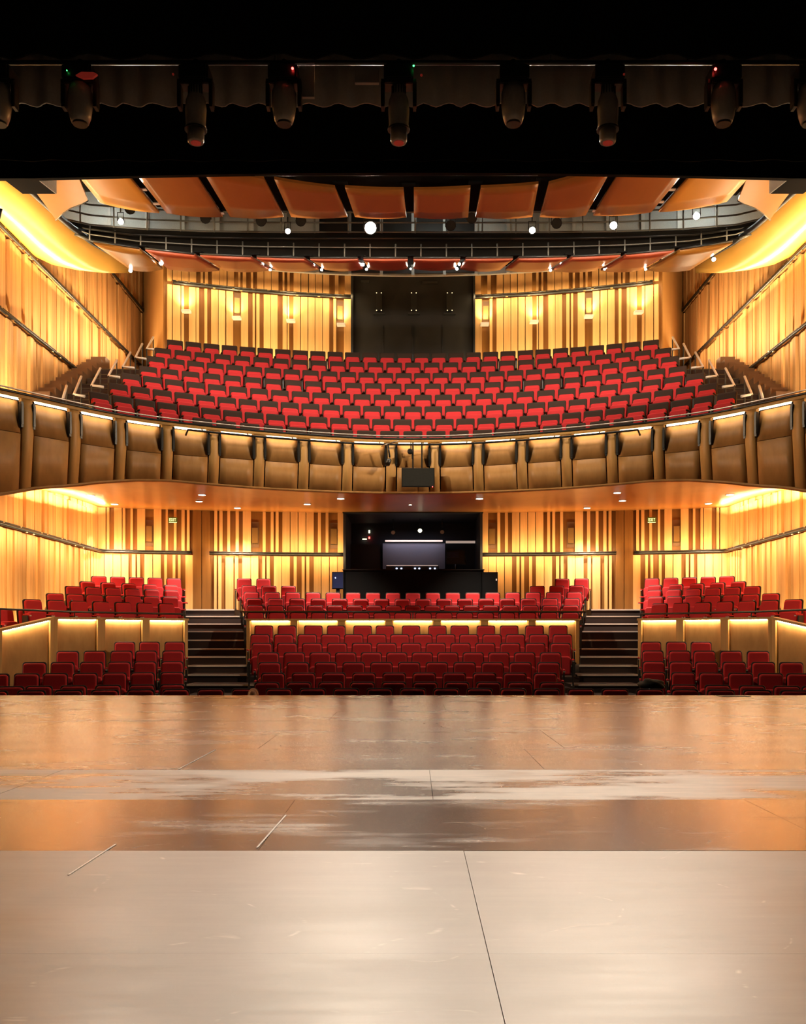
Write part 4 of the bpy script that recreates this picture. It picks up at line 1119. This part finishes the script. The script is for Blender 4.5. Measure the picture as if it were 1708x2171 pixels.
# house lights in the joints of the front reflector arc, shining back to balcony, side walls and stalls
for i, (px, py) in enumerate(((345, 452), (480, 457), (609, 457), (744, 457), (869, 458), (1000, 458), (1136, 457), (1249, 455), (1388, 448))):
    c = PZ(px, py, ZC - 0.10)
    light('house_light', 'SPOT', c, 290, SOFT, None, target=(c.x * 1.25, 27.5, CZ + 6.6), spot_size=math.radians(95), spot_blend=1.0, shadow_soft_size=0.10)
    light('house_light', 'SPOT', c, 160, SOFT, None, target=(c.x * 1.1, 23.0, 0), spot_size=math.radians(100), spot_blend=1.0, shadow_soft_size=0.10)
# downlights in the balcony soffit
downs = [(192, 1049.5), (243, 1068), (428, 1048), (422, 1062), (503, 1076), (651, 1068), (722, 1056), (869.5, 1069), (1016, 1056), (1244, 1076), (1319, 1060.5), (1308, 1043.5), (1501, 1066.5), (1547, 1047.5)]
bpy.context.view_layer.update()
dg = bpy.context.evaluated_depsgraph_get()
def soffit_hit(px, py):
    o = EYE; v = (P(px, py, 1.0) - EYE).normalized()
    ok, loc, nrm, idx = so.ray_cast(so.matrix_world.inverted() @ o, v)
    return loc if ok else P(px, py, 25.0)
for i, (px, py) in enumerate(downs):
    c = soffit_hit(px, py)
    e = empty('downlight'); tag(e, 'round recessed downlight in the balcony soffit, %s' % from_left(i, len(downs)), 'downlight', 'soffit downlights')
    small = (i == 7)
    r = 0.05 if small else 0.105
    rim = lathe('rim', e, 'grey_paint', [(r, 0.0), (r * 1.15, -0.004), (r * 1.15, -0.02), (r, -0.022)], c, (0, 0, 1), 18)
    lathe('lens', rim, 'downlight_lens', [(r * 0.92, -0.024), (r * 0.92, -0.018)], c, (0, 0, 1), 18)
    if not small:
        light('beam', 'SPOT', c + Vector((0, 0, -0.04)), 200 if i in (0, 13) else 950, SOFT, e, target=c + Vector((0, 0.3, -3)), spot_size=math.radians(84), spot_blend=0.8, shadow_soft_size=0.07)

# wall washers: strip lights near the rails, with free strips added to brighten walls
WASH = 0.27
def strip(name, p0, p1, energy, width, aim, color=WARM):
    p0, p1, aim = Vector(p0), Vector(p1), Vector(aim)
    c = (p0 + p1) / 2; x = (p1 - p0).normalized(); z = -aim.normalized(); y = z.cross(x).normalized(); z = x.cross(y)
    ld = bpy.data.lights.new(name, 'AREA'); ld.shape = 'RECTANGLE'; ld.size = (p1 - p0).length; ld.size_y = width; ld.energy = energy * WASH; ld.color = color
    o = bpy.data.objects.new(name, ld); COL.objects.link(o)
    M = Matrix((x, y, z)).transposed().to_4x4(); M.translation = c; o.matrix_world = M
    return o
for s in (-1, 1):
    # stalls side wall: down from the rail, and up from the floor edge
    strip('wall_wash', (s * 9.45, 17.5, ST_RAIL - 0.02), (s * 9.45, 29.4, ST_RAIL - 0.02), 420, 0.06, (s * 0.35, 0, -1))
    strip('wall_wash', (s * 9.45, 19.0, 0.15), (s * 9.45, 29.0, 1.45), 420, 0.06, (s * 0.4, 0, 1))
    strip('cove_light', (s * 9.6, 23.5, CZ + 3.55), (s * 9.6, 29.4, CZ + 3.9), 480, 0.05, (s * 0.25, 0, 1))
    strip('wall_wash', (s * 9.4, 18.0, ST_RAIL + 0.06), (s * 9.4, 29.2, ST_RAIL + 0.06), 210, 0.06, (s * 0.5, 0, 1))
    # stalls back wall
    for pa, pb in ((225, 408), (446, 732)):
        f = (lambda a: a) if s < 0 else (lambda a: 2 * CX - a)
        A = arcpts(bw_d, f(pa), f(pb), ST_RAIL - 0.03, 0.45, 1)
        strip('wall_wash', A[0], A[1], 165 if pa > 300 else 115, 0.06, (0, 0.5, -1), AMBER)
        A = arcpts(bw_d, f(pa), f(pb), ST_RAIL + 0.05, 0.45, 1)
        strip('wall_wash', A[0], A[1], 140 if pa > 300 else 105, 0.06, (0, 0.5, 1), AMBER)
    # balcony back wall, from the floor up and from the rail down
    f = (lambda a: a) if s < 0 else (lambda a: 2 * CX - a)
    A = arcpts(bb_d, f(360), f(746), CZ + 8.1, 0.6, 1)
    strip('wall_wash', A[0], A[1], 430, 0.08, (0, 0.4, 1))
    A = arcpts(bb_d, f(360), f(746), BB_RAIL, 0.5, 1)
    strip('wall_wash', A[0], A[1], 190, 0.06, (0, 0.6, -1))
    # balcony side walls, by free strips added to brighten them, and the glowing wings
    strip('wall_wash', (s * 8.9, 16.5, CZ + 4.3), (s * 8.9, 24.0, CZ + 5.3), 2500, 0.15, (s * 0.5, 0, 1), SIDE)
    strip('wall_wash', (s * 8.9, 24.2, CZ + 7.5), (s * 8.9, 33.8, CZ + 9.9), 560, 0.12, (s * 0.6, 0, 1), SIDE)
    strip('wing_light', (s * 9.62, 17.5, RAIL_Z[2] - 0.45), (s * 9.62, 28.5, RAIL_Z[2] - 0.45), 850, 0.05, (-s * 0.6, 0, 0.8))

# ================================================================== PROSCENIUM, BORDERS AND STAGE LIGHTS
hd = empty('wall_proscenium_header'); tag(hd, 'black proscenium header above the stage opening', kind='structure')
g = []
for i in range(25):
    X = -10.3 + 20.6 * i / 24
    zl = CZ + 7.277 + 0.09 * (1 - (X / 6) ** 2 if abs(X) < 6 else 0)
    g.append([(X, 14.95, zl), (X, 14.95, 12.1)])
sheet('face', hd, 'black_paint', g, (0, 0.08, 0), smooth=False)
tube('lower_edge', hd, 'dark_steel', [P(px, 372 + 0.000004 * (px - CX) ** 2 * 1.0, 14.93) for px in range(540, 1180, 40)], 0.006, 5)
box2('upper_wall', hd, 'black_paint', (-10.3, 14.9, 12.0), (10.3, 15.3, 16.4))
def drape(name, label, d, z0, z1, mat, xa, xb, fold, amp, bottom_wave=0.0):
    g = []; n = int((xb - xa) / fold * 6); rng = random.Random(int(d * 10))
    ph = 0
    for i in range(n + 1):
        X = xa + (xb - xa) * i / n
        ph += 2 * math.pi / 6 * rng.uniform(0.6, 1.4)
        o = amp * math.sin(ph)
        g.append([(X, d + o * 1.0, z0 + bottom_wave * math.sin(X * 3.1) * math.sin(X * 1.3)), (X, d + o * 0.8, (z0 + z1) / 2), (X, d + o * 0.6, z1)])
    o = sheet(name, None, mat, g, (0, 0.02, 0)); tag(o, label, 'stage curtain'); return o
drape('border_curtain', 'black border curtain across the top of the view', 8.0, CZ + 1234 / F * 8.0, 12.0, 'velvet', -9.5, 9.5, 0.5, 0.04)
drape('pleated_border', 'grey-black pleated border hanging behind the moving lights', 12.7, Zat(222, 12.7), Zat(60, 12.7), 'grey_drape', -8.5, 8.5, 0.34, 0.05, 0.0)
drape('black_backing', 'plain black border hanging behind the pleated border', 13.6, Zat(340, 13.6), 11.9, 'velvet', -9.5, 9.5, 0.8, 0.03)
# pipe
bar = empty('light_batten'); tag(bar, 'steel pipe batten carrying the row of moving lights', 'pipe batten')
bz = Zat(133, 11.0)
cyl('pipe', bar, 'dark_steel', (-8.5, 11.0, bz), (8.5, 11.0, bz), 0.026)
for X in np.arange(-8, 8.1, 1.6): cyl('cable_clamp', bar, 'dark_steel', (X, 11.0, bz + 0.0), (X, 11.0, bz + 2.5), 0.008, seg=6)
def moving_head(px, kind, label, ind=None):
    X = Xat(px, 11.0); e = empty('moving_light'); tag(e, label, 'stage light', 'moving lights on the batten')
    box('base', e, 'black_metal', (X, 11.0, bz - 0.17), (0.34, 0.30, 0.17), bev=0.08)
    tube('clamp', e, 'dark_steel', [(X, 11.0, bz + 0.03), (X, 11.0, bz - 0.09)], 0.03)
    zt = bz - 0.26
    for sx in (-1, 1): box('yoke_arm', e, 'black_metal', (X + sx * 0.185, 11.0, zt - 0.12), (0.045, 0.14, 0.32), bev=0.1)
    box('yoke_top', e, 'black_metal', (X, 11.0, zt), (0.40, 0.2, 0.06), bev=0.1)
    ztop = Zat(178, 11.0)
    if kind == 'wash':
        zb2 = Zat(265, 11.0); h = ztop - zb2
        hd_ = lathe('head', e, 'fixture_grey', [(0.05, 0), (0.12, -0.03), (0.142, -0.12), (0.142, -h * 0.55), (0.125, -h * 0.8), (0.10, -h * 0.95)], (X, 11.0, ztop), (0, 0, 1), 18)
        lathe('lens', hd_, 'dark_steel', [(0.085, -h * 0.95), (0.085, -h)], (X, 11.0, ztop), (0, 0, 1), 14)
    else:
        zb2 = Zat(303, 11.0); h = ztop - zb2
        hd_ = lathe('head', e, 'fixture_grey', [(0.04, 0), (0.075, -0.02), (0.085, -0.12), (0.115, -0.20), (0.125, -h * 0.45), (0.115, -h * 0.7), (0.125, -h * 0.78)], (X, 11.0, ztop), (0, 0, 1), 18)
        lathe('snout', e, 'fixture_grey', [(0.10, -h * 0.78), (0.095, -h * 0.97), (0.085, -h)], (X, 11.0, ztop), (0, 0, 1), 16)
        lathe('collar', hd_, 'black_metal', [(0.13, -h * 0.765), (0.13, -h * 0.79)], (X, 11.0, ztop), (0, 0, 1), 16)
        for k in range(7):
            a = math.pi * (1.15 + 0.7 * k / 6)
            box('cooling_fin', hd_, 'black_metal', (X + 0.088 * math.cos(a), 11.0 + 0.088 * math.sin(a), ztop - 0.12), (0.01, 0.01, 0.14), a)
        lathe('lens', e, 'red_glow', [(0.06, -h), (0.06, -h - 0.006)], (X, 11.0, ztop), (0, 0, 1), 14)
    if ind:
        for px2, py2, m, r in ind:
            lathe('indicator', e, m, [(r, 0), (r, 0.01)], P(px2, py2, 10.83), (0, -1, 0), 8)
    return e
moving_head(-2, 'wash', 'squat moving wash light on the batten, cut by the left frame edge')
moving_head(170, 'wash', 'squat moving wash light on the batten with a red glowing base', [(142, 150, 'led_green', 0.006)])
moving_head(415, 'profile', 'long moving profile light on the batten, first from left', [(367, 158, 'red_glow', 0.012)])
moving_head(602, 'wash', 'squat moving wash light on the batten with a red indicator, second from left', [(620, 145.5, 'led_red', 0.014)])
moving_head(845, 'profile', 'long moving profile light on the batten, near the middle', [(876.5, 140, 'led_green', 0.010), (893, 160, 'red_glow', 0.015)])
moving_head(1088, 'wash', 'squat moving wash light on the batten, right of the middle one')
moving_head(1288, 'profile', 'long moving profile light on the batten, last from left', [(1322, 158, 'red_glow', 0.012)])
moving_head(1533, 'wash', 'squat moving wash light on the batten with a red indicator, far right', [(1516, 147, 'led_red', 0.016)])
moving_head(1716, 'wash', 'squat moving wash light on the batten, cut by the right frame edge')
e = empty('red_reflector'); tag(e, 'red lit lens plate on the base of the left wash light', 'lamp')
prism('plate', e, 'red_glow', [P(160, 159, 10.8), P(172, 152, 10.8), P(198, 152.5, 10.8), P(206, 157, 10.8), P(196, 165, 10.8), P(176, 166, 10.8)], (0, 0.03, 0))
for i, (pa, pb, y0, y1) in enumerate(((635, 666, 122, 205), (752, 803, 118, 175))):
    e = empty('hanging_case'); tag(e, ('pale hanging cloth beside the second wash light', 'faint brown equipment case on the batten left of the middle')[i], 'stage equipment')
    plate('side', e, 'grey_drape', pa, y0 + 4, pb, y1, 11.03, 0.05); plate('flap', e, 'grey_drape', pa - 10, y0 + 4, pb, y0 + 13, 10.98, 0.08)

# ================================================================== SMALL THINGS NEAR THE STAGE EDGE
e = link('paper_sheet', cube('paper'), None, (Xat(1553, 14.2), 14.2, 0.004), (0, 0, 0.1), (0.44, 0.28, 0.004)); tag(e, 'white sheet of paper lying at the stage edge on the right', 'paper')
# scuffed tape marks on the floor
for (a, b), nm in ((((245, 1790), (145, 1855)), 'left of centre, nearest the camera'), (((606, 1728), (545, 1797)), 'left of centre on the dark sheets'), (((456, 1590), (378, 1631)), 'left of centre farther back')):
    p = PZ(a[0], a[1], -CZ + 0.0004); q = PZ(b[0], b[1], -CZ + 0.0004); v = (q - p); n_ = Vector((-v.y, v.x, 0)).normalized() * 0.004
    o = prism('tape_mark', None, 'tape_white', [p - n_, q - n_, q + n_, p + n_], (0, 0, 0.0012)); tag(o, 'thin white worn line on the stage, ' + nm, 'tape mark')
# jacket over a seat
bm = bmesh.new(); bmesh.ops.create_uvsphere(bm, u_segments=20, v_segments=12, radius=1)
rng = random.Random(5)
for v in bm.verts:
    v.co = Vector((v.co.x * 0.23, v.co.y * 0.11, v.co.z * 0.10)) * (1 + 0.22 * math.sin(v.co.x * 5 + v.co.z * 4) * 0.7 + rng.uniform(-.05, .05))
c = P(1382, 1451, 16.3)
bmesh.ops.translate(bm, verts=bm.verts, vec=c)
o = link('jacket', bm_mesh('jacket', bm, 'jacket', True)); tag(o, 'crumpled black jacket dropped on the front seats by the right aisle', 'jacket')
# person seated low in front of the left aisle: only the crown of the head shows over the stage
def person():
    c = P(536, 1475, 15.35)
    e = empty('person', (c.x, 15.35, 0)); tag(e, 'person with reddish hair and dark top sitting behind the stage edge', 'person')
    zh = c.z - 0.02
    me = bpy.data.meshes.new('body')
    pts = [(0, .02, zh - .78), (0, .02, zh - .55), (0, 0, zh - .30), (0, 0, zh - .16), (0, 0, zh - .06), (0, 0, zh + .02),
           (-.18, 0, zh - .34), (-.23, -.04, zh - .58), (-.18, -.24, zh - .66), (.18, 0, zh - .34), (.23, -.04, zh - .58), (.18, -.24, zh - .66),
           (-.1, -.08, zh - .80), (-.11, -.44, zh - .78), (-.11, -.45, zh - 1.18), (.1, -.08, zh - .80), (.11, -.44, zh - .78), (.11, -.45, zh - 1.18)]
    ed = [(0, 1), (1, 2), (2, 3), (3, 4), (4, 5), (2, 6), (6, 7), (7, 8), (2, 9), (9, 10), (10, 11), (0, 12), (12, 13), (13, 14), (0, 15), (15, 16), (16, 17)]
    rad = [.15, .14, .15, .055, .085, .09, .065, .05, .035, .065, .05, .035, .09, .065, .045, .09, .065, .045]
    me.from_pydata(pts, ed, []); o = link('body', me, e); me.materials.append(MATS['shirt'])
    sk = o.modifiers.new('skin', 'SKIN')
    for i, r in enumerate(rad): me.skin_vertices[0].data[i].radius = (r, r * (0.75 if i < 3 else 1))
    me.skin_vertices[0].data[0].use_root = True
    o.modifiers.new('sub', 'SUBSURF').levels = 1; o.modifiers['sub'].render_levels = 2
    bm = bmesh.new(); bmesh.ops.create_uvsphere(bm, u_segments=20, v_segments=14, radius=1)
    for v in bm.verts: v.co = Vector((v.co.x * .076, v.co.y * .095 - 0.02 * max(0, -v.co.y) * (v.co.z > -.2), v.co.z * .118 + zh))
    link('face', bm_mesh('face', bm, 'skin', True), e)
    bm = bmesh.new(); bmesh.ops.create_uvsphere(bm, u_segments=20, v_segments=14, radius=1)
    for v in bm.verts:
        x, y, z = v.co; v.co = Vector((x * .088, y * .10 + .022, z * .122 + zh + 0.012 + (0.012 if y > 0 else 0)))
    link('hair', bm_mesh('hair', bm, 'hair', True), e)
person()
